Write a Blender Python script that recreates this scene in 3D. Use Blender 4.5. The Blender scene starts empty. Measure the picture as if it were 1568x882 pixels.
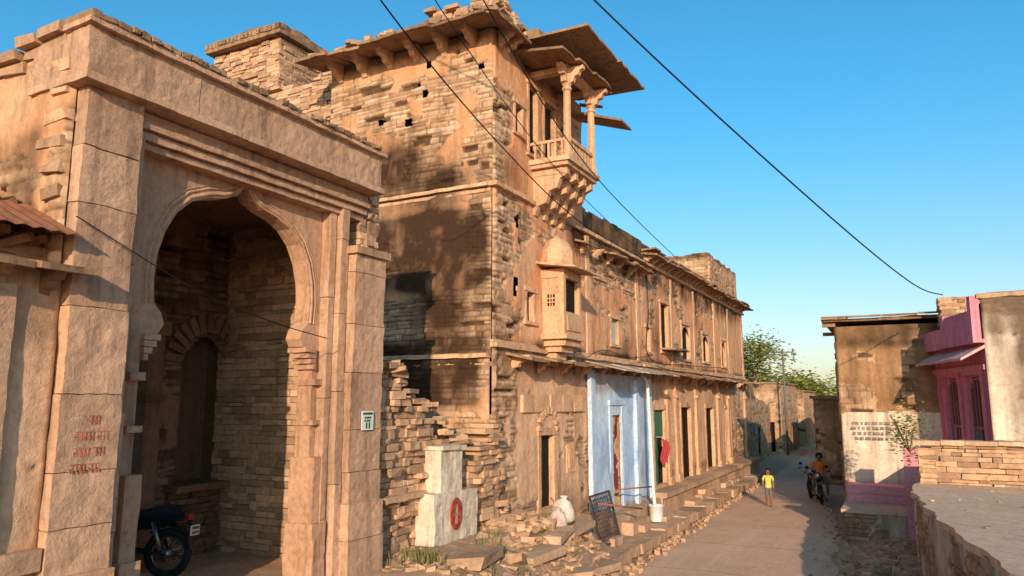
import bpy, math, random
import numpy as np
from mathutils import Vector, Matrix
random.seed(7)
R=random.random
def ru(a,b): return a+(b-a)*R()
sc=bpy.context.scene
# ------------------------------------------------------------------ noise
def hsh(ix,iy,iz,s=0):
    ix=np.asarray(ix).astype(np.int64); iy=np.asarray(iy).astype(np.int64); iz=np.asarray(iz).astype(np.int64)
    n=(ix*374761393+iy*668265263+iz*1274126177+s*974634777)&0xFFFFFFFF
    n=((n^(n>>13))*1274126177)&0xFFFFFFFF
    n=((n^(n>>15))*668265263)&0xFFFFFFFF
    n=(n^(n>>16))&0xFFFFFFFF
    return n/4294967295.0
def vn(x,y,z,s=0):
    x=np.asarray(x,float);y=np.asarray(y,float);z=np.asarray(z,float)
    ix=np.floor(x);iy=np.floor(y);iz=np.floor(z)
    fx=x-ix;fy=y-iy;fz=z-iz
    fx=fx*fx*(3-2*fx);fy=fy*fy*(3-2*fy);fz=fz*fz*(3-2*fz)
    def g(a,b,c): return hsh(ix+a,iy+b,iz+c,s)
    a=g(0,0,0)*(1-fx)+g(1,0,0)*fx; b=g(0,1,0)*(1-fx)+g(1,1,0)*fx
    c=g(0,0,1)*(1-fx)+g(1,0,1)*fx; d=g(0,1,1)*(1-fx)+g(1,1,1)*fx
    return (a*(1-fy)+b*fy)*(1-fz)+(c*(1-fy)+d*fy)*fz
def fbm(x,y,z,o=4,s=0):
    t=0;a=.5;f=1;n=0
    for i in range(o):
        t=t+a*vn(x*f,y*f,z*f,s+i);n+=a;a*=.5;f*=2.03
    return t/n
def sstep(a,b,x):
    t=np.clip((x-a)/(b-a),0,1);return t*t*(3-2*t)
# ------------------------------------------------------------------ materials
def Wm(c,k=1.0): return (c[0],c[1]*(1-.115*k),c[2]*(1-.22*k))
class G:
    def __init__(s,name,rough=.9):
        s.m=bpy.data.materials.new(name);s.m.use_nodes=True
        s.t=s.m.node_tree;s.b=s.t.nodes['Principled BSDF'];s.b.inputs['Roughness'].default_value=rough
        try: s.b.inputs['Specular IOR Level'].default_value=.12
        except: pass
        s.co=s.n('ShaderNodeTexCoord').outputs['Object']
    def n(s,k,**kw):
        x=s.t.nodes.new(k)
        for a,b in kw.items(): setattr(x,a,b)
        return x
    def l(s,a,b): s.t.links.new(a,b)
    def put(s,sock,v):
        if isinstance(v,bpy.types.NodeSocket): s.l(v,sock)
        elif isinstance(v,(tuple,list)): sock.default_value=(*v,1) if len(v)==3 and sock.type=='RGBA' else v
        else: sock.default_value=v
    def noise(s,scale,det=6,rough=.6,vec=None,stretch=None,dist=0):
        x=s.n('ShaderNodeTexNoise');x.inputs['Scale'].default_value=scale;x.inputs['Detail'].default_value=det
        x.inputs['Roughness'].default_value=rough;x.inputs['Distortion'].default_value=dist
        v=vec or s.co
        if stretch:
            mp=s.n('ShaderNodeMapping');mp.inputs['Scale'].default_value=stretch;s.l(v,mp.inputs['Vector']);v=mp.outputs[0]
        s.l(v,x.inputs['Vector']);return x.outputs['Fac']
    def ramp(s,f,stops,interp='LINEAR'):
        x=s.n('ShaderNodeValToRGB');x.color_ramp.interpolation=interp
        e=x.color_ramp.elements
        while len(e)<len(stops): e.new(.5)
        for i,(p,c) in enumerate(stops):
            e[i].position=p
            if not isinstance(c,(tuple,list)): c=(c,c,c)
            e[i].color=(*c,1)
        s.put(x.inputs['Fac'],f);return x.outputs['Color']
    def mix(s,f,a,b,bt='MIX'):
        x=s.n('ShaderNodeMix',data_type='RGBA',blend_type=bt)
        s.put(x.inputs[0],f);s.put(x.inputs[6],a);s.put(x.inputs[7],b);return x.outputs[2]
    def mth(s,op,a,b=0.0,clamp=False):
        x=s.n('ShaderNodeMath',operation=op,use_clamp=clamp);s.put(x.inputs[0],a);s.put(x.inputs[1],b);return x.outputs[0]
    def bump(s,h,st=.5,d=.02,prev=None):
        x=s.n('ShaderNodeBump');x.inputs['Strength'].default_value=st;x.inputs['Distance'].default_value=d
        s.put(x.inputs['Height'],h)
        if prev: s.l(prev,x.inputs['Normal'])
        return x.outputs[0]
    def fin(s,col,nrm=None):
        s.put(s.b.inputs['Base Color'],col)
        if nrm: s.l(nrm,s.b.inputs['Normal'])
        return s.m
def mat_wall(name,st,pA,pB,stain=(.036,.018,.010),streak=.5,k=1.0,lime=.5):
    st=[Wm(c,k) for c in st];pA=Wm(pA,k);pB=Wm(pB,k)
    g=G(name,.95)
    a=g.n('ShaderNodeAttribute',attribute_name='mk')
    sp=g.n('ShaderNodeSeparateColor');g.l(a.outputs['Color'],sp.inputs[0])
    p,sid,gap=sp.outputs[0],sp.outputs[1],sp.outputs[2];stn=a.outputs['Alpha']
    n1=g.noise(.9,9,.62);n2=g.noise(11,8,.7);n3=g.noise(55,4,.6);nv=g.noise(1.0,7,.65,stretch=(3.2,3.2,.35));n5=g.noise(2.3,9,.7)
    stone=g.ramp(sid,[(0,st[0]),(.35,st[1]),(.7,st[2]),(1,st[3])])
    stone=g.mix(1.0,stone,g.ramp(n2,[(.25,.62),(.75,1.25)]),'MULTIPLY')
    stone=g.mix(g.mth('MULTIPLY',g.mth('SUBTRACT',1.0,gap),.9),stone,(.04,.021,.012))
    pl=g.mix(g.ramp(n1,[(.36,0.0),(.62,1.0)]),pA,pB)
    pl=g.mix(g.ramp(n5,[(.54,0.0),(.64,lime)]),pl,(pB[0]*.55+.28,pB[1]*.55+.22,pB[2]*.55+.16))
    pl=g.mix(1.0,pl,g.ramp(n2,[(.2,.62),(.5,.98),(.8,1.2)]),'MULTIPLY')
    col=g.mix(p,stone,pl)
    col=g.mix(1.0,col,g.ramp(nv,[(.3,(streak,streak*.93,streak*.88)),(.55,1.0)]),'MULTIPLY')
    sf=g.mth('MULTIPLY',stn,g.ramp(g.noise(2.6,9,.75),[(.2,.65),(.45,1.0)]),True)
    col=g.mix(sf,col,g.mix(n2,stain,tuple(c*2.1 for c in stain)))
    b=g.bump(n2,.6,.035);b=g.bump(n3,.45,.010,b)
    return g.fin(col,b)
def mat_stone(name,A,B,D=(.07,.04,.025),isl=.35,bump=.5,sc_=1.0,dirt=.5,rough=.92,k=1.0):
    A=Wm(A,k);B=Wm(B,k)
    g=G(name,rough)
    n1=g.noise(1.1*sc_,9,.65);n2=g.noise(13*sc_,8,.7);n3=g.noise(70,3,.6);nv=g.noise(1.3,8,.65,stretch=(4,4,.4));n5=g.noise(2.7,9,.72)
    geo=g.n('ShaderNodeNewGeometry')
    col=g.mix(g.ramp(n1,[(.35,0.0),(.65,1.0)]),A,B)
    col=g.mix(1.0,col,g.ramp(n2,[(.22,.6),(.5,.98),(.8,1.22)]),'MULTIPLY')
    if isl>0: col=g.mix(1.0,col,g.ramp(geo.outputs['Random Per Island'],[(0,1-isl),(1,1+isl*.6)]),'MULTIPLY')
    col=g.mix(g.mth('MULTIPLY',g.ramp(nv,[(.28,1.0),(.5,0.0)]),dirt),col,D)
    col=g.mix(g.mth('MULTIPLY',g.ramp(n5,[(.58,0.0),(.70,1.0)]),dirt*.8),col,D)
    b=g.bump(n2,bump,.03);b=g.bump(n3,bump*.8,.008,b)
    return g.fin(col,b)
def mat_plain(name,c,rough=.6,var=.25,metal=0,sc_=8):
    g=G(name,rough);n=g.noise(sc_,6,.65)
    g.b.inputs['Metallic'].default_value=metal
    col=g.mix(1.0,c,g.ramp(n,[(.3,1-var),(.7,1+var*.5)]),'MULTIPLY')
    return g.fin(col,g.bump(n,.25,.01))
STT=[(.40,.25,.165),(.55,.36,.245),(.63,.43,.30),(.74,.55,.40)]
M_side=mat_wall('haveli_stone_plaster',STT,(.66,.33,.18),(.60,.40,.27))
M_fac=mat_wall('haveli_facade_plaster',STT,(.76,.36,.20),(.68,.41,.27),streak=.55)
M_cream=mat_wall('cream_limewash',STT,(.76,.52,.37),(.65,.42,.29),streak=.6)
M_blue=mat_wall('pale_blue_limewash',STT,(.66,.74,.84),(.38,.53,.78),stain=(.2,.15,.12),streak=.75,k=0,lime=.2)
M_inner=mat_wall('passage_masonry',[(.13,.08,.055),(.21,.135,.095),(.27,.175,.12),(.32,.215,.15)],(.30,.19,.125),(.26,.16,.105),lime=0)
M_brown=mat_wall('brown_mossy_plaster',STT,(.46,.28,.165),(.32,.19,.105),stain=(.05,.03,.017),lime=.15)
M_white=mat_wall('weathered_white_plaster',STT,(.82,.73,.63),(.70,.58,.48),stain=(.10,.065,.045),streak=.55,k=.75)
M_pink=mat_wall('pink_paint_plaster',STT,(.72,.24,.33),(.62,.19,.27),stain=(.15,.06,.07),streak=.7,k=.5,lime=.1)
M_brickf=mat_wall('distant_brick',STT,(.58,.38,.26),(.50,.32,.21))
M_gate=mat_stone('gate_sandstone',(.60,.405,.305),(.50,.32,.23),(.14,.078,.05),isl=.16,dirt=.75,bump=.65)
M_gate2=mat_stone('gate_arch_sandstone',(.58,.365,.26),(.48,.29,.20),(.12,.068,.042),isl=.06,dirt=.75,bump=.6)
M_slab=mat_stone('stone_slab',(.40,.26,.17),(.28,.18,.118),(.055,.032,.02),isl=.3,dirt=.75)
M_rub=mat_stone('rubble_stone',(.60,.405,.285),(.48,.31,.21),(.13,.075,.045),isl=.4,dirt=.4)
M_trim=mat_stone('carved_sandstone',(.70,.47,.325),(.59,.375,.25),(.13,.075,.045),isl=.12,dirt=.6)
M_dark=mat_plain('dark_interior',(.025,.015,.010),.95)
M_ledge=mat_stone('paving_slab_stone',(.60,.42,.31),(.49,.335,.235),(.14,.085,.05),isl=.3,dirt=.35)
# ------------------------------------------------------------------ objects
def link(o,parent=None):
    sc.collection.objects.link(o)
    if parent: o.parent=parent
    return o
def empty(name):
    o=bpy.data.objects.new(name,None);o.empty_display_size=.3;return link(o)
class MB:
    def __init__(s): s.v=[];s.f=[];s.mi=[];s.sm=[]
    def add(s,vs,fs,mi=0,smooth=False):
        n=len(s.v);s.v.extend([tuple(v) for v in vs])
        for f in fs: s.f.append([n+i for i in f]);s.mi.append(mi);s.sm.append(smooth)
    def hexa(s,p,mi=0):
        s.add(p,[(0,3,2,1),(4,5,6,7),(0,1,5,4),(1,2,6,5),(2,3,7,6),(3,0,4,7)],mi)
    def box(s,x0,x1,y0,y1,z0,z1,mi=0,j=0,M=None):
        p=[(x0,y0,z0),(x1,y0,z0),(x1,y1,z0),(x0,y1,z0),(x0,y0,z1),(x1,y0,z1),(x1,y1,z1),(x0,y1,z1)]
        if j: p=[(a+ru(-j,j),b+ru(-j,j),c+ru(-j,j)) for a,b,c in p]
        if M is not None: p=[tuple(M@Vector(q)) for q in p]
        s.hexa(p,mi)
    def rbox(s,x0,x1,y0,y1,z0,z1,seg=.14,amp=.012,mi=0,fq=5.0):
        nx=max(1,min(60,round((x1-x0)/seg)));ny=max(1,min(90,round((y1-y0)/seg)));nz=max(1,min(60,round((z1-z0)/seg)))
        idx={};pts=[];fs=[]
        def vi(i,j,k):
            q=(i,j,k)
            if q not in idx:
                idx[q]=len(pts);pts.append((x0+(x1-x0)*i/nx,y0+(y1-y0)*j/ny,z0+(z1-z0)*k/nz))
            return idx[q]
        for i in range(nx):
            for j in range(ny):
                fs.append((vi(i,j,0),vi(i,j+1,0),vi(i+1,j+1,0),vi(i+1,j,0)))
                fs.append((vi(i,j,nz),vi(i+1,j,nz),vi(i+1,j+1,nz),vi(i,j+1,nz)))
        for i in range(nx):
            for k in range(nz):
                fs.append((vi(i,0,k),vi(i+1,0,k),vi(i+1,0,k+1),vi(i,0,k+1)))
                fs.append((vi(i,ny,k),vi(i,ny,k+1),vi(i+1,ny,k+1),vi(i+1,ny,k)))
        for j in range(ny):
            for k in range(nz):
                fs.append((vi(0,j,k),vi(0,j,k+1),vi(0,j+1,k+1),vi(0,j+1,k)))
                fs.append((vi(nx,j,k),vi(nx,j+1,k),vi(nx,j+1,k+1),vi(nx,j,k+1)))
        P=np.array(pts);d=np.stack([fbm(P[:,0]*fq,P[:,1]*fq,P[:,2]*fq,3,q*11)-.5 for q in range(3)],1)*2*amp
        s.add((P+d).tolist(),fs,mi)
    def prism(s,prof,O,A,B,C,w,mi=0,center=True):
        O=Vector(O);A=Vector(A);B=Vector(B);C=Vector(C);n=len(prof)
        o=-w/2 if center else 0
        a=[O+A*p[0]+B*p[1]+C*o for p in prof];b=[q+C*w for q in a]
        fs=[tuple(range(n)),tuple(reversed(range(n,2*n)))]+[(i,n+i,n+(i+1)%n,(i+1)%n) for i in range(n)]
        s.add(a+b,fs,mi)
    def lathe(s,prof,c,n=12,mi=0,M=None,smooth=True,sx=1,sy=1):
        vs=[];fs=[]
        for r,z in prof:
            for i in range(n):
                a=2*math.pi*i/n;q=Vector((r*math.cos(a)*sx,r*math.sin(a)*sy,z))
                if M is not None:q=M@q
                vs.append((c[0]+q.x,c[1]+q.y,c[2]+q.z))
        for k in range(len(prof)-1):
            for i in range(n):
                j=(i+1)%n;fs.append((k*n+i,k*n+j,(k+1)*n+j,(k+1)*n+i))
        fs.append(tuple(range(n-1,-1,-1)));fs.append(tuple((len(prof)-1)*n+i for i in range(n)))
        s.add(vs,fs,mi,smooth)
    def tube(s,p,q,r,n=8,mi=0,r2=None):
        p=Vector(p);q=Vector(q);d=q-p
        if d.length<1e-6:return
        M=d.to_track_quat('Z','Y').to_matrix()
        s.lathe([(r,0),(r2 if r2 else r,d.length)],p,n,mi,M)
    def torus(s,c,axis,Rr,r,n=24,m=8,mi=0):
        M=Vector(axis).to_track_quat('Z','Y').to_matrix();c=Vector(c);vs=[];fs=[]
        for i in range(n):
            a=2*math.pi*i/n
            for k in range(m):
                b=2*math.pi*k/m;vs.append(c+M@Vector(((Rr+r*math.cos(b))*math.cos(a),(Rr+r*math.cos(b))*math.sin(a),r*math.sin(b))))
        for i in range(n):
            for k in range(m):
                fs.append((i*m+k,((i+1)%n)*m+k,((i+1)%n)*m+(k+1)%m,i*m+(k+1)%m))
        s.add(vs,fs,mi,True)
    def obj(s,name,mats,parent=None,bevel=0):
        me=bpy.data.meshes.new(name);me.from_pydata(s.v,[],s.f)
        for m in (mats if isinstance(mats,list) else [mats]): me.materials.append(m)
        me.polygons.foreach_set('material_index',s.mi);me.polygons.foreach_set('use_smooth',s.sm);me.update()
        o=bpy.data.objects.new(name,me);link(o,parent)
        if bevel:
            b=o.modifiers.new('b','BEVEL');b.width=bevel;b.segments=2;b.limit_method='ANGLE'
        return o
def stack(mb,O,U,N,L,z0,topf,th,ch=(.06,.115),lw=(.14,.42),prot=.035,mi=0):
    """dry-laid slab masonry made of separate stones"""
    O=Vector(O);U=Vector(U);N=Vector(N);z=z0
    zmax=max(topf(L*i/20) for i in range(21))
    while z<zmax:
        h=ru(*ch);u=ru(-.1,0)
        while u<L:
            w=ru(*lw);um=u+w/2
            if z+h*.6<topf(min(max(um,0),L)):
                a=max(u,0)+.004;b=min(u+w,L)-.004
                if b-a>.03:
                    pr=ru(-prot,prot);j=.012
                    P=[]
                    for zz in (z+.003,z+h-.004):
                        for (uu,dd) in ((a,pr),(b,pr+ru(-.012,.012)),(b,-th),(a,-th)):
                            q=O+U*(uu+ru(-j,j))+N*(dd+ru(-j,j));P.append((q.x,q.y,zz+ru(-.006,.006)))
                    mb.hexa(P,mi)
            u+=w
        z+=h
_hs={}
def masonry(u,v,seed,ch=.088,lw=.36):
    if seed not in _hs:
        r=np.random.default_rng(seed);h=ch*(.62+.8*r.random(400));_hs[seed]=(h,np.concatenate([[0],np.cumsum(h)])-2*ch)
    h,cum=_hs[seed]
    vw=v+.05*(vn(u*.8,v*.6,0*u,seed)-.5)+.026*(vn(u*5,v*3,0*u,seed+1)-.5)
    row=np.clip(np.searchsorted(cum,vw,side='right')-1,0,398)
    fv=vw-cum[row];hr=h[row]
    wr=lw*(.6+.9*hsh(row,0*row,0*row,seed+2));uu=u/wr+hsh(row,0*row+1,0*row,seed)*10
    c=np.floor(uu)
    def jb(k): return k+(hsh(row,k,0*row,seed+5)-.5)*.7
    idx=np.where(uu<jb(c),c-1,np.where(uu>jb(c+1),c+1,c))
    le=jb(idx);ri=jb(idx+1)
    du=np.minimum(uu-le,ri-uu)*wr;dv=np.minimum(fv,hr-fv)
    sid=hsh(row,idx,0*row,seed+7);s2=hsh(row,idx,0*row,seed+8)
    e=np.clip(np.minimum((du+.004)/.022,(dv+.004)/.020),0,1)
    disp=e*(.022+.045*s2)
    miss=(s2<.05);disp=np.where(miss,-.04,disp);e=np.where(miss,.1,e)
    return disp,sid,e
def wall(name,O,U,N,w,h,res,mat,parent,plaster=None,stain=None,holes=(),top=None,seed=1,ch=.088,lw=.36,edge=(1,1),pth=.05,rug=.028):
    nu=int(round(w/res))+1;nv=int(round(h/res))+1
    u1=np.linspace(0,w,nu);v1=np.linspace(0,h,nv)
    u,v=np.meshgrid(u1,v1)
    O=np.array(O,float);U=np.array(U,float);N=np.array(N,float)
    d,sid,gap=masonry(u,v,seed,ch,lw)
    wob=fbm(u*1.5,v*1.5,0*u,3,seed+20)-.5
    pf=plaster(u,v) if plaster else 0*u
    pn=pf+(fbm(u*1.7,v*1.7,0*u,6,seed+30)-.5)*1.8
    p=sstep(.47,.53,pn)
    d=d*(1-p)+(pth+rug*(fbm(u*3,v*3,0*u,4,seed+40)-.5))*p+wob*.06
    if edge[0]: d[:,0]=0
    if edge[1]: d[:,-1]=0
    st=np.clip((stain(u,v) if stain else 0*u)+0.0,0,1)
    st=np.clip(st+(fbm(u*2.2,v*1.4,0*u,5,seed+50)-.5)*np.sqrt(st)*1.7,0,1)
    pos=O[None,None,:]+u[...,None]*U+np.stack([0*u,0*u,v],-1)+d[...,None]*N
    ucs=(u1[:-1]+u1[1:])/2;vcs=(v1[:-1]+v1[1:])/2;uc,vc=np.meshgrid(ucs,vcs)
    keep=np.ones_like(uc,bool)
    for hh in holes:
        a,b,c,e=hh[:4]
        ins=(uc>a)&(uc<b)&(vc>c)&(vc<e)
        if len(hh)>4 and hh[4]:
            r=(b-a)/2;rz=hh[4];m=(a+b)/2
            y=(vc-(e-rz))/rz;x=np.abs(uc-m)/r
            ins&=~((y>0)&(x**1.7+np.abs(y)**1.5>1))
        keep&=~ins
    if top: keep&=vc<top(uc)
    jj,ii=np.nonzero(keep);b0=jj*nu+ii
    F=np.stack([b0,b0+1,b0+nu+1,b0+nu],1)
    Wn=np.cross(U,[0,0,1])
    if np.dot(Wn,N)<0:F=F[:,::-1]
    me=bpy.data.meshes.new(name);V=pos.reshape(-1,3)
    me.vertices.add(len(V));me.vertices.foreach_set('co',V.ravel())
    nf=len(F);me.loops.add(nf*4);me.loops.foreach_set('vertex_index',F.ravel().astype(np.int32))
    me.polygons.add(nf);me.polygons.foreach_set('loop_start',np.arange(0,nf*4,4,dtype=np.int32));me.polygons.foreach_set('loop_total',np.full(nf,4,dtype=np.int32))
    me.update(calc_edges=True);me.validate()
    me.polygons.foreach_set('use_smooth',np.ones(len(me.polygons),bool))
    at=me.color_attributes.new(name='mk',type='FLOAT_COLOR',domain='POINT')
    at.data.foreach_set('color',np.stack([p,sid,gap,st],-1).reshape(-1).astype(np.float32))
    me.materials.append(mat)
    return link(bpy.data.objects.new(name,me),parent)
def blob(u,v,cu,cv,ru_,rv,k=1.0): return k*np.exp(-(((u-cu)/ru_)**2+((v-cv)/rv)**2))
def rect(u,v,a,b,c,d,s=.12): return sstep(a-s,a+s,u)*(1-sstep(b-s,b+s,u))*sstep(c-s,c+s,v)*(1-sstep(d-s,d+s,v))
def eave(mb,a,b,n,z,depth,drop,th=.07,sw=.9,jit=.05,skip=0,mi=0,zj=.02):
    a=Vector((a[0],a[1],0));b=Vector((b[0],b[1],0));L=(b-a).length;U=(b-a)/L;n=Vector((n[0],n[1],0));u=0
    while u<L-.05:
        w=min(sw*ru(.7,1.3),L-u)
        if R()>=skip:
            dd=depth+ru(-jit,jit)*1.5;z0=z+ru(-zj,zj);z1=z-drop+ru(-zj,zj)
            m=max(1,int(w/.2))
            cols=[]
            for i in range(m+1):
                uu=u+.006+(w-.012)*i/m;e=dd+ru(-jit,jit)*.5;dz=ru(-.008,.008)
                cols.append([a+U*uu+Vector((0,0,z0)),a+U*uu+n*e+Vector((0,0,z1+dz)),a+U*uu+n*e+Vector((0,0,z1+th*.8+dz)),a+U*uu+Vector((0,0,z0+th))])
            vs=[q for c in cols for q in c];fs=[]
            for i in range(m):
                for k in range(4):
                    fs.append((i*4+k,i*4+(k+1)%4,i*4+4+(k+1)%4,i*4+4+k))
            fs.append((3,2,1,0));fs.append((m*4,m*4+1,m*4+2,m*4+3))
            mb.add(vs,fs,mi)
        u+=w
def bracket(mb,x,y,z,n,l,h,w,mi=0):
    prof=[(0,0),(l,0),(l,-h*.18),(l*.8,-h*.25),(l*.72,-h*.45),(l*.5,-h*.5),(l*.42,-h*.75),(l*.2,-h*.8),(l*.12,-h),(0,-h)]
    c=(-n[1],n[0],0);mb.prism(prof,(x,y,z),(n[0],n[1],0),(0,0,1),c,w,mi)
def brackets(mb,a,b,n,z,sp,l=.4,h=.35,w=.12,mi=0):
    a=Vector((a[0],a[1]));b=Vector((b[0],b[1]));L=(b-a).length;k=int(L/sp)
    for i in range(k+1):
        q=a+(b-a)*((i+.3)/(k+.6));
        bracket(mb,q.x,q.y,z+ru(-.01,.01),n,l*ru(.85,1.1),h*ru(.9,1.1),w,mi)
def ragged(base,amp,fq,s): return lambda u: base+amp*(float(fbm(np.array([u*fq]),np.array([0.]),np.array([0.]),4,s)[0])-.5)*2
def frame(mb,y0,y1,z0,z1,x,t=.09,pr=.05,d=.12,mi=0):
    """stone surround on a wall facing +X"""
    mb.rbox(x-d,x+pr,y0-t,y0,z0,z1,.1,.012,mi);mb.rbox(x-d,x+pr,y1,y1+t,z0,z1,.1,.012,mi)
    mb.rbox(x-d,x+pr+.02,y0-t-.04,y1+t+.04,z1,z1+t*1.2,.1,.014,mi);mb.rbox(x-d,x+pr+.03,y0-t-.05,y1+t+.05,z0-t*.8,z0,.1,.014,mi)
# ================================================================== GROUND
xs=np.concatenate([[-900,-300,-100,-50,-30,-20,-15],np.arange(-12.5,6,.16),[7,9,13,20,40,100,300,900]])
ys=np.concatenate([[-900,-200,-60,-20,-8,-3],np.arange(0,40,.16),np.arange(40,80,1.0),[90,120,200,400,900,2000]])
X,Y=np.meshgrid(xs,ys)
def gz(X,Y):
    a=np.interp(Y,[8,11,14.5,16],[-5.3,-5.9,-6.2,-6.4]);b=np.interp(Y,[8,11,14.5,16],[-3.2,-3.9,-4.9,-5.3])
    t=sstep(0,1,(b-X)/(b-a))
    hi=np.interp(Y,[13,16,36,60],[1.25,.6,.3,.0])
    z=t*hi
    z=z+sstep(-1.6,-.2,X)*.25*sstep(10,16,Y)*(1-sstep(40,60,Y))
    z=np.where(X>-5,np.maximum(z,sstep(8.5,2,Y)*1.7),z)
    far=(np.abs(X)>15)|(Y>42)
    n=(fbm(X*1.3,Y*1.3,0*X,5,3)-.5)*.16*(t+.15)*(~far)
    return z+n-.02
Z=gz(X,Y)
nx,ny=len(xs),len(ys)
jj,ii=np.meshgrid(np.arange(ny-1),np.arange(nx-1),indexing='ij');b0=(jj*nx+ii).ravel()
me=bpy.data.meshes.new('ground');me.from_pydata(np.stack([X,Y,Z],-1).reshape(-1,3).tolist(),[],np.stack([b0,b0+1,b0+nx+1,b0+nx],1).tolist())
M_gnd=mat_stone('dusty_earth',(.58,.40,.28),(.48,.32,.22),(.20,.12,.075),isl=0,bump=.7,dirt=.3)
me.materials.append(M_gnd);me.polygons.foreach_set('use_smooth',[True]*len(me.polygons));link(bpy.data.objects.new('ground',me))
def roadL(y): return np.interp(y,[-5,14,20,32,38,48,75],[-4.6,-5.0,-5.25,-5.6,-6.3,-7.6,-9.5])
def roadR(y): return np.interp(y,[-5,14,17,23.5,29,45,60,75],[-1.4,-1.4,-1.5,-1.95,-2.7,-4.6,-6.0,-7.0])
ry=np.arange(8.5,75,.2);rt=np.linspace(0,1,26)
RX=roadL(ry)[:,None]*(1-rt)+roadR(ry)[:,None]*rt;RY=ry[:,None]+0*rt
RX[:,0]+=.12*(fbm(ry*1.5,0*ry,0*ry,4,77)-.5);RX[:,-1]+=.5*(fbm(ry*1.2,0*ry,0*ry,4,78)-.5)
RZ=.03+.02*(fbm(RX*.8,RY*.8,0*RX,3,9)-.5)-.03*(np.abs(rt-.5)[None,:]*2)**4
k=len(rt);jj,ii=np.meshgrid(np.arange(len(ry)-1),np.arange(k-1),indexing='ij');b0=(jj*k+ii).ravel()
me=bpy.data.meshes.new('street_road');me.from_pydata(np.stack([RX,RY,RZ],-1).reshape(-1,3).tolist(),[],np.stack([b0,b0+1,b0+k+1,b0+k],1).tolist())
g=G('worn_concrete_road',.85)
n1=g.noise(.7,9,.65);n2=g.noise(14,8,.7);n3=g.noise(2.2,8,.7,stretch=(1,.35,1));n4=g.noise(.9,9,.75,stretch=(2.5,.25,1))
col=g.mix(g.ramp(n1,[(.35,0.0),(.65,1.0)]),(.80,.49,.325),(.68,.40,.26))
col=g.mix(1.0,col,g.ramp(n2,[(.25,.72),(.75,1.12)]),'MULTIPLY')
col=g.mix(g.ramp(n3,[(.56,0.0),(.72,.45)]),col,(.40,.235,.15))
col=g.mix(g.ramp(n4,[(.5,0.0),(.7,.5)]),col,(.85,.57,.40))
br=g.n('ShaderNodeTexBrick');br.offset=0;br.inputs['Scale'].default_value=1;br.inputs['Brick Width'].default_value=60;br.inputs['Row Height'].default_value=3.1;br.inputs['Mortar Size'].default_value=.018
g.l(g.co,br.inputs['Vector'])
col=g.mix(g.mth('MULTIPLY',br.outputs['Fac'],.7),col,(.22,.13,.085))
me.materials.append(g.fin(col,g.bump(n2,.4,.012)));me.polygons.foreach_set('use_smooth',[True]*len(me.polygons));link(bpy.data.objects.new('street_road',me))
# ================================================================== GATE
gate=empty('arched_stone_gateway')
GX=-6.5
mb=MB()
def blocks(x0,x1,y0,y1,z0,z1,hs=(.45,.95),amp=.014):
    z=z0
    while z<z1-.01:
        h=min(ru(*hs),z1-z)
        if z1-(z+h)<.2:h=z1-z
        mb.rbox(x0,x1+ru(-.014,.014),y0+ru(-.008,.008),y1+ru(-.008,.008),z+.004,z+h-.004,.075,amp,0,8.0);z+=h
CT=6.24
blocks(GX-.4,GX+.15,3.84,4.40,1.0,CT)
blocks(GX-.4,GX+.19,3.81,4.43,1.0,1.95)
blocks(GX-.35,GX+.02,4.41,4.52,1.0,6.05,(.9,1.6),.006)
blocks(GX-.35,GX-.06,7.34,7.44,1.0,6.0,(.9,1.6),.010)
blocks(GX-.35,GX+.03,7.47,7.60,1.0,6.05,(.9,1.6),.010)
blocks(GX-.45,GX+.14,7.62,8.26,1.0,5.36)
blocks(GX-.45,GX+.19,7.60,8.30,1.0,2.1)
mb.rbox(GX-.45,GX+.20,7.58,8.32,5.36,5.46,.1,.010)
for z0,z1,p in ((5.88,5.95,-.02),(5.96,6.04,.04),(6.05,6.12,.10),(6.13,6.23,.05)):
    mb.rbox(GX-.5,GX+p,4.42,7.95,z0,z1-.003,.08,.010,0,7.0)
y=3.74
for w in (1.2,1.0,1.2,.84):
    mb.rbox(GX-.6,GX+.26+ru(-.01,.01),y,y+w-.008,CT+.01,6.76,.075,.018,0,7.0);y+=w
mb.rbox(GX-.6,GX+.30,3.72,8.0,CT,CT+.07,.09,.012,0,7.0)
mb.rbox(GX-.65,GX+.33,3.70,8.0,6.76,6.815,.09,.014,0,7.0)
mb.obj('pillars_and_cornice',M_gate,gate)
mb=MB();y=3.72
while y<7.95:
    w=ru(.09,.14)
    if R()>.1: mb.box(GX-.4,GX+.36+ru(-.03,.01),y,y+w-.02,6.815,6.86+ru(0,.02),0,.01)
    y+=w
mb.rbox(GX-.7,GX+.25,3.76,7.96,6.85,6.88,.2,.015)
mb.obj('cornice_teeth',M_slab,gate)
arch=[(4.66,1.0),(4.66,3.95),(4.74,4.02),(4.84,4.06),(4.9,4.16),(4.86,4.27),(4.77,4.36),(4.75,4.6),(4.77,4.85),(4.84,5.1),(4.96,5.32),(5.13,5.48),(5.34,5.57),(5.56,5.62),(5.72,5.69),(5.83,5.82)]
ar2=[(11.68-a,b) for a,b in reversed(arch)]
full=[(a*1.031,3.4+(b-3.4)*1.031) for a,b in arch+ar2]
mb=MB()
prof=[(4.4,1.0)]+full+[(7.4,1.0),(7.4,6.0),(4.4,6.0)]
mb.prism(prof,(GX-.2,0,0),(0,1,0),(0,0,1),(-1,0,0),.24,0,False)
mb.obj('arch_panel',M_gate2,gate,.012)
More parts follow.
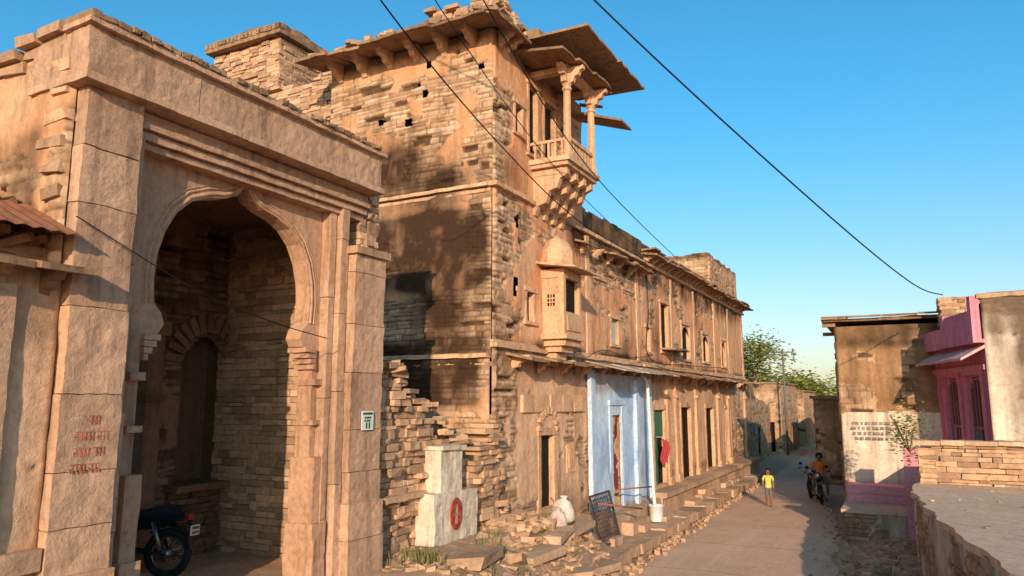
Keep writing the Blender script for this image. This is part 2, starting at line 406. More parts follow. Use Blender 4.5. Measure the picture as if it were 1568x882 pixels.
def curve(name,pts,r,mat,parent=None,res=3):
    c=bpy.data.curves.new(name,'CURVE');c.dimensions='3D';c.bevel_depth=r;c.bevel_resolution=res
    s=c.splines.new('POLY');s.points.add(len(pts)-1)
    for i,p in enumerate(pts): s.points[i].co=(*p,1)
    c.materials.append(mat);return link(bpy.data.objects.new(name,c),parent)
def offset(pts,d):
    o=[]
    for i in range(len(pts)):
        a=Vector(pts[max(i-1,0)]);b=Vector(pts[min(i+1,len(pts)-1)]);t=(b-a).normalized();o.append((pts[i][0]-t.y*d,pts[i][1]+t.x*d))
    return o
for d,r in ((.045,.022),(.105,.016),(.14,.010)):
    base=[p for p in full if p[1]>4.3]
    pts=offset(base,d)
    curve('arch_moulding',[(GX-.2,a,b) for a,b in pts],r,M_gate2,gate)
mb=MB()
for sgn,yc in ((1,4.80),(-1,7.24)):
    for i in range(4):
        mb.rbox(GX-.45,GX-.14,min(yc,yc+sgn*(.05+.045*i)),max(yc,yc+sgn*(.05+.045*i)),3.80+.07*i,3.86+.07*i,.06,.008)
    y0,y1=sorted((yc-sgn*.14,yc+sgn*.03))
    mb.rbox(GX-.46,GX-.12,y0,y1,3.6,3.68,.06,.008)
    mb.rbox(GX-.46,GX-.12,y0,y1,3.1,3.16,.06,.008)
    mb.rbox(GX-.5,GX-.02,y0-.03,y1+.03,1.0,1.9,.08,.035)
    mb.rbox(GX-.48,GX-.08,y0,y1,1.9,2.7,.08,.02)
mb.obj('arch_imposts',M_gate2,gate)
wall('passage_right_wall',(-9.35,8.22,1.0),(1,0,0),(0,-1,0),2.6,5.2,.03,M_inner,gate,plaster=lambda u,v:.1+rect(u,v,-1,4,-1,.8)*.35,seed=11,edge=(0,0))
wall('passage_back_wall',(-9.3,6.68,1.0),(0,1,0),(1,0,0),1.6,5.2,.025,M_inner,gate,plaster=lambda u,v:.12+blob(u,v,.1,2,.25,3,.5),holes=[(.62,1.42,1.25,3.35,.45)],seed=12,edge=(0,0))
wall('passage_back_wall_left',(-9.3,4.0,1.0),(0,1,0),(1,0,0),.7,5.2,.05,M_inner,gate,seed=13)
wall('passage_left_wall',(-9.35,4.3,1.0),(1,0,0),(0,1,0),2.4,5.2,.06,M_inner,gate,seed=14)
mb=MB()
mb.rbox(-9.9,-9.0,7.15,8.25,2.13,2.22,.15,.015)
mb.box(-9.75,-9.7,7.0,8.3,1.9,4.6);mb.box(-9.7,-9.3,7.2,7.27,1.9,4.6);mb.box(-9.7,-9.3,8.13,8.22,1.9,4.6)
stack(mb,(-9.18,7.2,0),(0,1,0),(1,0,0),1.0,1.1,lambda u:2.12,.3)
for i in range(13):
    a=math.pi*(i+.5)/13;c=Vector((-9.25,7.72,3.95))
    Mx=Matrix.Translation(c)@Matrix.Rotation(-(a-math.pi/2),4,'X')
    mb.box(-.05,.07,-.05,.05,.46,.74,0,.008,Mx)
mb.rbox(-9.45,-9.1,6.66,6.9,1.0,4.3,.12,.01);mb.rbox(-9.5,-9.05,6.62,6.95,4.3,4.5,.12,.01);mb.rbox(-9.5,-9.05,6.62,6.95,3.4,3.48,.12,.01)
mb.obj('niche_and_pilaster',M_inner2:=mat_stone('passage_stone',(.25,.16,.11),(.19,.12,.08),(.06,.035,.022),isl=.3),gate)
mb=MB()
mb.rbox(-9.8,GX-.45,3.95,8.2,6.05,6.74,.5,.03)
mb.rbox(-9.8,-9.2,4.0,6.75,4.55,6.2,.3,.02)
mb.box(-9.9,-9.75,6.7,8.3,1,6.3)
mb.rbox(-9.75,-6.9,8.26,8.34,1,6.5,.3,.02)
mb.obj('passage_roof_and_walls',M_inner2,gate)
mb=MB()
stack(mb,(GX-.0,7.9,0),(0,1,0),(1,0,0),.34,5.46,lambda u:6.24,.5,lw=(.1,.25),prot=.05)
stack(mb,(GX-.02,8.28,0),(-1,0,0),(0,1,0),2.9,1.0,lambda u:6.7,.2)
stack(mb,(GX-.62,3.85,0),(-1,0,0),(0,-1,0),1.4,4.5,lambda u:6.78-.18*u,.3)
mb.obj('broken_masonry',M_rub,gate)
wall('gate_side_wall',(-11.5,3.82,1.0),(1,0,0),(0,-1,0),5.0,6.0,.03,M_side,gate,plaster=lambda u,v:.18+rect(u,v,3.7,5.2,4.7,6.2)*.4,stain=lambda u,v:rect(u,v,0,4.6,3.4,4.9)*.6,top=lambda u:5.35+.44*sstep(2.2,4.6,u)+.3*(fbm(u*1.5,0*u,0*u,4,5)-.5),seed=15,edge=(0,1))
mb=MB();u=-9.5
while u<-6.75:
    w=ru(.25,.5);zz=6.5+.28*(u+9.5)/2.9+ru(-.03,.03)
    mb.box(u,u+w-.02,3.66,4.1,zz,zz+.09,0,.015);mb.box(u,u+w-.02,3.74,4.1,zz-.1,zz-.01,0,.02);u+=w
for i in range(6): mb.box(-6.85+ru(-.1,.1),-6.52,3.74,4.05,5.2+i*.24,5.2+i*.24+.1,0,.02)
mb.obj('side_coping',M_rub,gate)
wing=empty('low_roadside_wing')
wall('wing_wall',(GX,-2.0,.8),(0,1,0),(1,0,0),5.85,3.7,.04,M_cream,wing,plaster=lambda u,v:.95+0*u,stain=lambda u,v:rect(u,v,0,6,1.0,1.35)*.7+rect(u,v,0,6,3.1,3.8)*.3,seed=16)
mb=MB()
mb.rbox(GX-.1,GX+.12,3.28,3.42,.9,4.35,.1,.014);mb.rbox(GX-.1,GX+.09,2.2,2.36,.9,4.35,.12,.012)
mb.rbox(GX-.1,GX+.14,-2,3.80,2.02,2.2,.1,.016)
mb.rbox(GX-.1,GX+.17,-2,3.80,.8,1.9,.14,.018)
mb.obj('wing_pilasters',M_gate,wing)
mb=MB();eave(mb,(GX,-2),(GX,3.95),(1,0),4.53,.42,.06,.07,.7)
brackets(mb,(GX,-1.8),(GX,3.8),(1,0),4.53,.42,.32,.26,.1)
mb.obj('wing_eave',M_slab,wing)
mb=MB();stack(mb,(GX-.25,-2,0),(0,1,0),(1,0,0),5.75,4.6,ragged(4.85,.15,1.5,2),.5,prot=.1)
for i in range(320):
    x=ru(-7.9,-6.65);y=ru(1,3.8);z=4.7+(-6.6-x)*.75+ru(-.08,.08);s=ru(.03,.13)
    mb.box(-s,s,-s*.7,s*.7,-s*.3,s*.3,0,s*.12,Matrix.Translation((x,y,z))@Matrix.Rotation(ru(-.5,.5),4,'X')@Matrix.Rotation(ru(0,3),4,'Z'))
mb.box(-8.6,-6.7,-2,3.8,4.3,4.75);mb.hexa([(-8.6,-2,4.7),(-6.75,-2,4.7),(-6.75,3.8,4.7),(-8.6,3.8,4.7),(-8.6,-2,6.1),(-7.9,-2,5.5),(-7.9,3.8,5.5),(-8.6,3.8,6.1)])
mb.obj('collapsed_roof_rubble',mat_stone('earthy_rubble',(.42,.25,.15),(.30,.175,.10),(.08,.045,.025),isl=.4,dirt=.5),wing)
mb=MB()
for i in range(26):
    y0=2.0+i*.07;q=.02*(i%2);q2=.02*((i+1)%2);mb.hexa([(-7.0,y0,5.16+q),(-6.2,y0,4.80+q),(-6.2,y0+.07,4.80+q2),(-7.0,y0+.07,5.16+q2),(-7.0,y0,5.17+q),(-6.2,y0,4.81+q),(-6.2,y0+.07,4.81+q2),(-7.0,y0+.07,5.17+q2)])
mb.obj('rusty_tin_sheet',mat_plain('rusty_tin',(.34,.13,.07),.7,.4),wing)
# ================================================================== HAVELI
hav=empty('old_stone_haveli')
FX=-6.5;BY=11.6
def p_up(u,v):
    return .2+rect(u,v,2.0,4.0,2.35,3.2)*.6+rect(u,v,.3,2.2,2.55,3.2)*.5+blob(u,v,3.25,1.1,.45,.55,.75)+rect(u,v,.9,1.35,.0,1.15)*.8-rect(u,v,3.7,4.2,0,2.4)*.4+blob(u,v,1.9,.6,.65,.6,.6)-blob(u,v,3.5,2.1,.5,.2,.5)
def s_up(u,v): return blob(u,v,1.95,.5,.7,.65,1.6)+blob(u,v,2.7,.1,.9,.35,1.0)+rect(u,v,0,4,2.85,3.2)*.5
wall('side_wall_upper',(-10.5,BY,7.42),(1,0,0),(0,-1,0),4.0,3.05,.022,M_side,hav,p_up,s_up,
  holes=[(2.0,2.17,1.42,1.58),(2.42,2.56,1.95,2.11),(2.5,2.62,2.55,2.7),(3.72,3.84,2.25,2.4),(1.35,1.47,1.55,1.7),(2.25,2.33,2.2,2.3)],seed=21)
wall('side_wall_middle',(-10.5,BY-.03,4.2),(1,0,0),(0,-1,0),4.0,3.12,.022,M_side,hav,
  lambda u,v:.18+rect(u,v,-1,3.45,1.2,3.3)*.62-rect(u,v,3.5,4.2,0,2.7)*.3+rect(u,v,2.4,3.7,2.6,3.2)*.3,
  lambda u,v:rect(u,v,-1,3.9,1.35,2.75,.2)*1.7+blob(u,v,3.0,1.2,.65,1.0,1.3)+rect(u,v,-1,3.6,2.85,3.2)*.5+rect(u,v,0,4,-.2,.35)*.9,seed=22)  # black weathering, with the gate's shadow area painted darker too
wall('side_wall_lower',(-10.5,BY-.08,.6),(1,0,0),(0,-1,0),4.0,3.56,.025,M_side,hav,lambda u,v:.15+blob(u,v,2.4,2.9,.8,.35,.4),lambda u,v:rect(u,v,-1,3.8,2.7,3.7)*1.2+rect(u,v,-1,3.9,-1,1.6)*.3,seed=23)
wall('front_wall_top_storey',(FX,BY,7.42),(0,1,0),(1,0,0),4.3,3.05,.028,M_fac,hav,lambda u,v:.9-rect(u,v,-.2,.35,0,1.9)*.7-blob(u,v,.8,1.8,.4,.2,.3),
  lambda u,v:rect(u,v,0,5,2.7,3.2)*.6+blob(u,v,.5,.3,.5,.5,.5),holes=[(.82,1.12,1.25,1.85),(1.45,1.85,1.0,2.5),(2.2,2.75,1.0,2.4)],seed=24)
def p_f2(u,v):
    return .86-rect(u,v,-.2,.75,0,3)*.75-rect(u,v,4.4,8.6,1.9,2.9,.3)*.85-blob(u,v,1.35,2.5,.35,.25,.5)-blob(u,v,7.2,1.6,.5,.8,.6)-rect(u,v,9.3,9.95,0,2.8)*.4-blob(u,v,13,2,1.,.6,.5)-blob(u,v,2.2,2.3,.5,.25,.5)-blob(u,v,1.0,.5,.3,.5,.3)-blob(u,v,16,1,1,1,.4)-rect(u,v,10,24,2.2,3,.2)*.25-blob(u,v,12,.6,.6,.5,.5)
H2=[(.75,.92,1.0,1.35),(1.3,1.62,.55,1.15),(.85,1.0,2.35,2.6),(6.1,6.6,.42,1.08),(10.5,11.3,.5,2.0),(8.95,9.35,.4,1.1),(12.9,13.9,.4,1.5,.4),(15.8,16.7,.45,1.4,.4),(19,19.8,.4,1.4,.4)]
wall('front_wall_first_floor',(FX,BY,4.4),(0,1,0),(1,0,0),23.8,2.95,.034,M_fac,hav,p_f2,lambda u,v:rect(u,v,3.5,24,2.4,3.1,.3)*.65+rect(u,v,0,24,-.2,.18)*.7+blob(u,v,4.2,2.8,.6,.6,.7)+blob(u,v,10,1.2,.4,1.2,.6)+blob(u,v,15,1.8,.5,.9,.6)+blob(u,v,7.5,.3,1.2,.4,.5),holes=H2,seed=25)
def p_g(u,v):
    return .62-rect(u,v,-.2,.9,0,5)*.5+rect(u,v,9,24,0,4.2)*.25+rect(u,v,1,3,2.6,4)*.25-blob(u,v,1.2,.9,1,.8,.5)-blob(u,v,3.6,.9,.7,.6,.4)-blob(u,v,22,1.5,1.2,2,.7)-blob(u,v,3.2,2.6,.5,.6,.4)-blob(u,v,2.2,3.2,.7,.25,.5)
HG=[(1.9,2.52,1.3,2.72),(9.5,10.6,1.0,3.15),(12.5,13.7,.92,3.2),(15.9,17.1,.98,3.15),(19.2,20.2,1.0,3.1)]
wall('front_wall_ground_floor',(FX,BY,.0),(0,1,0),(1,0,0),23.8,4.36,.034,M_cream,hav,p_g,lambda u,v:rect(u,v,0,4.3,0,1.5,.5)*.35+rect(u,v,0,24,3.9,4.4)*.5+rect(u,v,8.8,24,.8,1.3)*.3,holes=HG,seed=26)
wall('blue_shop_wall',(FX+.1,15.95,.3),(0,1,0),(1,0,0),4.45,3.75,.03,M_blue,hav,lambda u,v:1.2+0*u,lambda u,v:rect(u,v,0,5,0,.6)*.8+blob(u,v,3.6,.9,.5,.5,.5)+blob(u,v,.8,1.2,.3,.8,.35)+rect(u,v,0,5,3.3,4)*.4,holes=[(1.35,2.05,.55,2.75),(3.2,3.5,1.1,1.6)],seed=27,rug=.025)
mb=MB()
mb.box(-10.4,FX-.32,BY+.2,35.3,0,7.36);mb.box(-10.4,FX-.32,BY+.2,15.85,7.3,10.42)
mb.box(-15,-10.45,BY+.5,20,0,10.3)
mb.box(-10.4,FX-.02,35.32,35.5,0,7.36);mb.box(-10.4,FX-.02,15.86,15.93,7.36,10.42)
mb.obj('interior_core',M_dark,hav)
mb=MB()
def band(y0,y1,z0,z1,p,amp=.016):
    y=y0
    while y<y1-.01:
        w=min(ru(.8,1.5),y1-y);mb.rbox(FX-.15,FX+p+ru(-.015,.012),y+.003,y+w-.003,z0,z1,.1,amp);y+=w
band(BY-.1,35.4,7.345,7.43,.14);band(BY-.05,35.4,4.36,4.44,.12);band(BY-.04,35.4,4.445,4.5,.07)
def sband(x0,x1,z0,z1,p):
    x=x0
    while x<x1-.01:
        w=min(ru(.6,1.3),x1-x);mb.rbox(x+.003,x+w-.003,BY-p,BY+.1,z0,z1,.1,.016);x+=w
sband(-10.6,FX-.02,7.335,7.40,.16);sband(-10.6,FX-.1,7.24,7.3,.09);sband(-10.6,FX-.02,4.17,4.25,.17);sband(-10.6,FX-.02,4.02,4.1,.1)
mb.obj('string_courses',M_trim,hav)
mb=MB()
eave(mb,(-10.75,BY),(-6.05,BY),(0,-1),10.52,.80,.17,.07,.95,.07)
eave(mb,(FX,10.8),(FX,12.3),(1,0),10.525,.62,.17,.07,.8,.07)
eave(mb,(FX,15.9),(FX,16.0),(1,0),10.5,.6,.15)
mb.obj('roof_eave_slabs',M_slab,hav)
mb=MB();brackets(mb,(-10.4,BY),(-6.7,BY),(0,-1),10.5,.62,.6,.36,.13);brackets(mb,(FX,11.7),(FX,12.2),(1,0),10.5,.5,.5,.34,.12)
brackets(mb,(FX,15.5),(FX,20.3),(1,0),7.05,.8,.3,.28,.1)
brackets(mb,(FX,20.6),(FX,35.2),(1,0),7.62,.55,.34,.22,.12)
brackets(mb,(FX,12.0),(FX,35),(1,0),4.25,1.15,.42,.3,.12)
mb.obj('eave_brackets',M_trim,hav)
mb=MB()
eave(mb,(FX,15.4),(FX,20.5),(1,0),7.08,.46,.12,.05,.9,.08,.08)
eave(mb,(FX,20.5),(FX,35.6),(1,0),7.62,.52,.05,.07,1.0,.05)
eave(mb,(FX,20.5),(FX,35.5),(1,0),7.75,.4,.0,.06,.7,.04,.12)
eave(mb,(FX,12.05),(FX,16.0),(1,0),4.27,.62,.14,.05,.8,.10,.0)
eave(mb,(FX,20.4),(FX,35.6),(1,0),4.27,.62,.14,.06,.8,.10,.06)
eave(mb,(FX+.02,22.0),(FX+.02,24),(1,0),4.95,.45,.0,.06,.9,.03);
mb.obj('stone_chajja',M_slab,hav)
mb=MB();eave(mb,(FX,15.9),(FX,20.5),(1,0),4.30,.95,.22,.03,.9,.05);mb.obj('shop_awning',mat_stone('pale_awning_slab',(.5,.42,.36),(.38,.31,.26),isl=.3,k=.4),hav)
# crumbling parapet
mb=MB()
stack(mb,(-10.7,BY-.1,0),(1,0,0),(0,-1,0),4.3,10.6,lambda u:10.64+.5*u/4.0+.62*(float(fbm(u*1.6,0,0,3,4))-.42)+.14*(R()-.5),.5,prot=.16,lw=(.1,.32))
stack(mb,(FX+.05,BY-.1,0),(0,1,0),(1,0,0),4.3,10.6,lambda u:11.3-.62*min(u/1.5,1)+.5*(float(fbm(u*1.8,0,0,3,5))-.5)+.12*R(),.5,prot=.14,lw=(.1,.32))
mb.box(-10.4,-6.8,11.8,15.8,10.4,10.75)
for i in range(520):
    x=ru(-10.7,-6.3);y=ru(10.95,12.3) if R()<.75 else ru(11,15.8);s=ru(.025,.12)
    z=10.6+.45*max(0,(x+10.6)/4.2)*ru(.3,1)
    if y<11.5: z=10.5+.1*(y-10.8)/.8+s*.2
    mb.box(-s,s,-s*.7,s*.7,-s*.35,s*.35,0,s*.15,Matrix.Translation((x,y,z))@Matrix.Rotation(ru(-.4,.4),4,'X')@Matrix.Rotation(ru(0,3),4,'Z'))
stack(mb,(-15,12.0,0),(1,0,0),(0,-1,0),4.6,9.6,ragged(10.75,.4,.9,6),.5)
stack(mb,(-14.6,11.9,0),(1,0,0),(0,-1,0),2.2,10.6,lambda u:11.9,.9)
stack(mb,(-12.4,11.9,0),(0,1,0),(1,0,0),1.6,10.6,lambda u:11.9,.4)
mb.obj('roof_parapet_rubble',M_rub,hav)
mb=MB();mb.rbox(-14.75,-12.25,11.72,13.6,11.9,12.0,.2,.02);mb.rbox(-14.65,-12.35,11.8,13.5,12.0,12.2,.2,.04)
for i in range(20): mb.box(-14.75+i*.125,-14.65+i*.125,11.70,11.8,12.0,12.12,0,.015)
mb.lathe([(1.05,0),(1.08,.1),(.95,.2),(.5,.27),(.2,.3)],(-13.5,12.7,12.2),20,0,None,False,1,.75)
mb.obj('roof_kiosk_cap',M_slab,hav)
wall('roof_parapet_wall',(FX-.35,15.9,7.45),(0,1,0),(1,0,0),13.4,1.1,.05,M_brown,hav,lambda u,v:.75+0*u,lambda u,v:.75+0*u,top=lambda u:.78+.2*(fbm(u*.9,0*u,0*u,4,8)-.5),seed=28)
wall('roof_room_side',(-9.6,29.3,7.45),(1,0,0),(0,-1,0),3.05,1.95,.04,M_brickf,hav,lambda u,v:.25+0*u,lambda u,v:rect(u,v,-1,4,1.6,2.2)*.5,holes=[(1.2,1.32,1.1,1.25)],top=lambda u:1.85-.1*vn(u*3,0*u,0*u,3),seed=29)
wall('roof_room_front',(FX-.05,29.3,7.45),(0,1,0),(1,0,0),5.4,1.95,.04,M_brickf,hav,lambda u,v:.3+0*u,lambda u,v:rect(u,v,-1,6,1.6,2.2)*.5,top=lambda u:1.85-.12*vn(u*2,0*u,0*u,4),seed=30)
mb=MB();mb.box(-9.6,-6.75,29.5,34.6,7.4,9.15);mb.box(-10.3,-7.05,15.95,29.3,7.36,7.5)
mb.box(-9.65,-6.45,29.2,34.75,7.42,7.5)
mb.obj('roof_room_core',M_rub,hav)
mb=MB()
for a,b,c,d in ((1.3,1.62,.55,1.15),(6.1,6.6,.42,1.08),(10.5,11.3,.5,2.0),(8.95,9.35,.4,1.1)): frame(mb,BY+a,BY+b,4.4+c,4.4+d,FX,.08,.07)
for h in H2[6:]: frame(mb,BY+h[0],BY+h[1],4.4+h[2],4.4+h[3]+.05,FX,.1,.08)
for h in HG: frame(mb,BY+h[0],BY+h[1],h[2],h[3],FX,.12,.07)
frame(mb,12.42,12.72,8.67,9.27,FX,.07,.07);frame(mb,13.05,13.45,8.42,9.92,FX,.07,.06);frame(mb,13.8,14.35,8.42,9.82,FX,.07,.06)
for y in (20.55,22.45,23.4,26.0,29.4,31.3,34.9):
    mb.rbox(FX-.05,FX+.13,y-.14,y+.14,.9,4.2,.1,.014);mb.rbox(FX-.05,FX+.19,y-.19,y+.19,.9,1.15,.1,.014);mb.rbox(FX-.05,FX+.19,y-.19,y+.19,3.5,3.6,.1,.012)
for y in (16.1,19.8,23.3,26.2,29.4,32,35.1): mb.rbox(FX-.05,FX+.08,y-.1,y+.1,4.5,7.3,.1,.018)
for y0,y1 in ((16.5,17.4),(18.6,19.5)):
    mb.rbox(FX,FX+.075,y0,y1,6.35,6.40,.14,.006)
for i in range(9):
    a=math.pi*(i+.5)/9;mb.box(-.06,.1,-.045,.045,.36,.50,0,.006,Matrix.Translation((FX+.02,13.81,2.78))@Matrix.Rotation(-(a-math.pi/2),4,'X'))
for i in range(5): mb.box(FX+.02,FX+.09+ru(-.01,.02),12.65+i*.62,12.65+i*.62+.59,3.18,3.52,0,.008)
mb.rbox(FX,FX+.08,14.75,15.15,1.9,2.5,.1,.012);mb.rbox(FX,FX+.10,14.82,15.08,2.0,2.4,.1,.012)
mb.obj('window_and_door_surrounds',M_trim,hav)
mb=MB()
for h in H2: mb.box(FX-.1,FX-.06,BY+h[0]-.05,BY+h[1]+.05,4.4+h[2]-.05,4.4+h[3]+.1,4)  # near-black sheets close the openings, painted as the shade of unlit rooms
for h in HG: mb.box(FX-.1,FX-.06,BY+h[0]-.05,BY+h[1]+.05,h[2]-.05,h[3]+.05,4)
for y0,y1,z0,z1 in ((12.42,12.72,8.67,9.27),(13.05,13.45,8.42,9.92),(13.8,14.35,8.42,9.82)): mb.box(FX-.1,FX-.06,y0-.03,y1+.03,z0,z1,4)
mb.box(FX-.05,FX-.02,17.7,18.2,4.82,5.48,1)
mb.box(FX-.05,FX-.01,22.1,22.35,4.9,6.4,0)
mb.box(FX-.0,FX+.04,17.3,17.62,.85,3.05,0);mb.box(FX-.0,FX+.04,17.64,18.0,.85,3.05,0)
for z in (1.1,1.9,2.6): mb.box(FX+.04,FX+.06,17.34,17.58,z,z+.06,0);mb.box(FX+.04,FX+.06,17.68,17.96,z,z+.06,0)
mb.box(FX-.05,FX-.02,21.1,22.2,2.35,3.15,2);mb.box(FX-.05,FX-.02,21.1,21.62,1.0,2.32,2)
mb.box(FX-.055,FX-.03,24.1,24.5,.92,3.2,3);mb.box(FX-.055,FX-.03,27.5,27.8,.98,3.15,3);mb.box(FX-.055,FX-.03,30.85,31.2,1,3.1,3)
mb.box(FX-.05,FX-.02,13.5,13.72,1.3,2.72,3)
mb.obj('door_leaves_shutters_and_dark_panels',[mat_plain('faded_red_door',(.22,.045,.035),.7),mat_plain('grey_board',(.40,.42,.40),.8),mat_plain('green_shutter',(.06,.16,.09),.7),mat_plain('old_wood',(.12,.07,.045),.8),M_dark],hav)
mb=MB()
mb.rbox(FX+.1,FX+.2,15.9,16.12,.6,4.1,.1,.014);mb.rbox(FX+.1,FX+.24,19.0,19.2,.6,3.95,.1,.014);mb.rbox(FX+.1,FX+.22,20.25,20.42,.6,4.0,.1,.014)
mb.rbox(FX+.1,FX+.17,17.15,17.33,.8,3.3,.1,.010);mb.rbox(FX+.1,FX+.17,18.02,18.16,.8,3.3,.1,.010);mb.rbox(FX+.1,FX+.2,17.1,18.2,3.3,3.42,.1,.010)
mb.obj('shop_wall_trim',mat_stone('blue_white_paint',(.64,.72,.82),(.38,.53,.76),(.3,.22,.18),isl=.1,dirt=.45,k=0),hav)
mb=MB()
bx=-5.68
mb.rbox(FX-.1,bx+.12,13.05,14.75,8.17,8.27,.1,.012)
mb.rbox(FX-.1,bx+.06,13.1,14.7,8.09,8.17,.1,.010)
for i,(d,zz) in enumerate(((.72,8.09),(.55,7.93),(.36,7.77),(.2,7.6))):
    mb.rbox(FX-.1,FX+d,13.2+.09*i,14.6-.09*i,zz-.14,zz-.02,.1,.012)
for y in (13.28,13.72,14.16,14.56):
    bracket(mb,FX,y,8.1,(1,0),.82,.95,.13)
for yy in (13.24,14.56):
    mb.lathe([(.11,0),(.12,.1),(.085,.14),(.08,.9),(.075,1.4),(.11,1.43),(.08,1.5),(.14,1.62),(.14,1.74)],(bx,yy,8.27),8,0,None,False)
    for dx,dy in ((1,0),(0,1),(0,-1)): bracket(mb,bx,yy,10.16,(dx,dy),.38,.42,.12)
    mb.rbox(FX-.1,bx+.08,yy-.08,yy+.08,10.1,10.22,.14,.008)
mb.rbox(bx-.1,bx+.08,13.1,14.7,10.1,10.22,.14,.008)
for yy in np.arange(13.35,14.5,.16): mb.box(bx-.03,bx+.03,yy-.02,yy+.02,8.3,8.66)
mb.rbox(bx-.04,bx+.06,13.3,14.5,8.64,8.72,.12,.006);mb.rbox(bx-.035,bx+.04,13.32,14.48,8.27,8.38,.12,.006)
mb.rbox(bx-.01,bx+.02,13.4,14.4,8.3,8.66,.1,.004)
for xx in np.arange(FX+.12,bx,.15):
    for yy in (13.2,14.6): mb.box(xx-.02,xx+.02,yy-.02,yy+.02,8.3,8.62)
mb.box(FX,bx,13.17,13.23,8.62,8.68);mb.box(FX,bx,14.57,14.63,8.62,8.68)
mb.obj('carved_balcony',M_trim,hav)
mb=MB()
eave(mb,(FX,12.5),(FX,14.2),(1,0),10.62,1.62,.02,.06,3,.05,0)
eave(mb,(FX,14.22),(FX,15.85),(1,0),10.6,1.58,.06,.06,3,.05,0)
eave(mb,(FX,12.35),(FX,14.9),(1,0),10.3,1.2,.12,.06,.9,.05,0)
mb.hexa([(-6.3,14.62,9.85),(-5.0,14.62,9.4),(-5.0,15.3,9.4),(-6.3,15.3,9.85),(-6.3,14.62,9.91),(-5.0,14.62,9.45),(-5.0,15.3,9.45),(-6.3,15.3,9.91)])
mb.rbox(FX-.3,FX+.5,12.6,15.7,10.66,10.85,.2,.03)
mb.obj('balcony_canopy_slabs',M_slab,hav)
mb=MB();fx=-5.95;y0,y1=13.6,14.5
mb.rbox(FX-.1,fx+.08,y0-.06,y1+.06,4.64,4.74,.1,.008)
for i,(d,zz) in enumerate(((.55,4.64),(.42,4.52),(.28,4.38),(.14,4.25))): mb.rbox(FX-.1,FX+d,y0+.05+.08*i,y1-.05-.08*i,zz-.13,zz-.005,.1,.008)
mb.rbox(FX-.1,fx,y0,y1,4.74,5.2,.1,.010)
mb.rbox(fx-.02,fx+.03,y0+.12,y1-.12,4.82,5.14,.1,.004)
for (xa,ya) in ((fx-.06,y0),(fx-.06,y1-.1),(FX-.02,y0),(FX-.02,y1-.1)): mb.rbox(xa-.05,xa+.06,ya,ya+.1,5.2,6.05,.1,.008)
mb.rbox(FX-.1,fx,y0,y1,5.9,6.08,.1,.008)
mb.box(FX,fx-.1,y0+.03,y0+.06,5.2,5.32);mb.box(FX,fx-.1,y0+.03,y0+.06,5.56,5.92)
mb.box(FX,FX+.16,y0+.03,y0+.06,5.32,5.56);mb.box(fx-.22,fx-.1,y0+.03,y0+.06,5.32,5.56)
for k in (1,2): mb.box(FX+.16,fx-.22,y0+.035,y0+.055,5.32+.08*k-.012,5.32+.08*k+.012);mb.box(FX+.16+.056*k-.01,FX+.16+.056*k+.01,y0+.034,y0+.056,5.32,5.56)
mb.lathe([(.5,0),(.52,.12),(.49,.38),(.40,.52),(.22,.64),(.1,.68),(.03,.74)],(FX+.2,(y0+y1)/2,6.14),8,0,None,False,.72,.92)
mb.obj('small_bay_window',M_trim,hav)
mb=MB();eave(mb,(FX,y0-.28),(FX,y1+.28),(1,0),6.18,.9,.14,.05,2,.01);mb.box(FX,fx-.1,y0+.1,y1-.12,5.2,5.9,1);mb.obj('bay_chajja',[M_trim,M_dark],hav)
mb=MB();y=20.3
while y<35.4:
    w=ru(.9,1.6);w=min(w,35.4-y)
    mb.rbox(FX-.05,-5.95,y+.004,y+w-.004,-.1,.30,.15,.02);mb.rbox(FX-.05,-6.02,y+.004,y+w-.004,.30,.78,.15,.02);mb.rbox(FX-.05,-5.9,y+.004,y+w-.004,.78,.92,.12,.018);y+=w
y=12.9
while y<20.3:
    w=min(ru(.8,1.4),20.3-y);z=.95 if y<15.5 else .78;mb.rbox(FX-.05,-6.05+ru(-.05,.03),y+.004,y+w-.004,.1,z,.15,.03);y+=w
mb.rbox(-6.3,-5.75,17.0,18.3,.3,.6,.15,.02);mb.rbox(-6.3,-5.8,24.2,25.2,.3,.62,.15,.02)
mb.obj('stone_plinth',M_ledge,hav,0)
led=MB();y=14.2
while y<34:
    w=ru(.6,1.3);e=-5.22-.018*(y-14)+ru(-.06,.04)
    led.rbox(-6.15,e,y,y+w-.015,.12,.34+ru(-.03,.03),.13,.028)
    if R()<.5: led.rbox(-6.2,e-.35,y+.1,y+w*.8,.34,.44+ru(0,.1),.13,.035)
    y+=w
led.obj('drain_side_paving_ledge',M_ledge)
mb=MB()
for i in range(260):
    y=ru(14,34);x=float(roadL(y))+ru(-.3,.05)+abs(random.gauss(0,.12));s=ru(.012,.06);mb.box(x-s,x+s,y-s,y+s,0,.03+s*1.2,0,s*.3)
for i in range(160):
    y=ru(14,40);x=float(roadR(y))-abs(random.gauss(0,.25));s=ru(.01,.035);mb.box(x-s,x+s,y-s,y+s,0,.03+s,0,s*.3)
mb.obj('drain_edge_pebbles',M_rub)
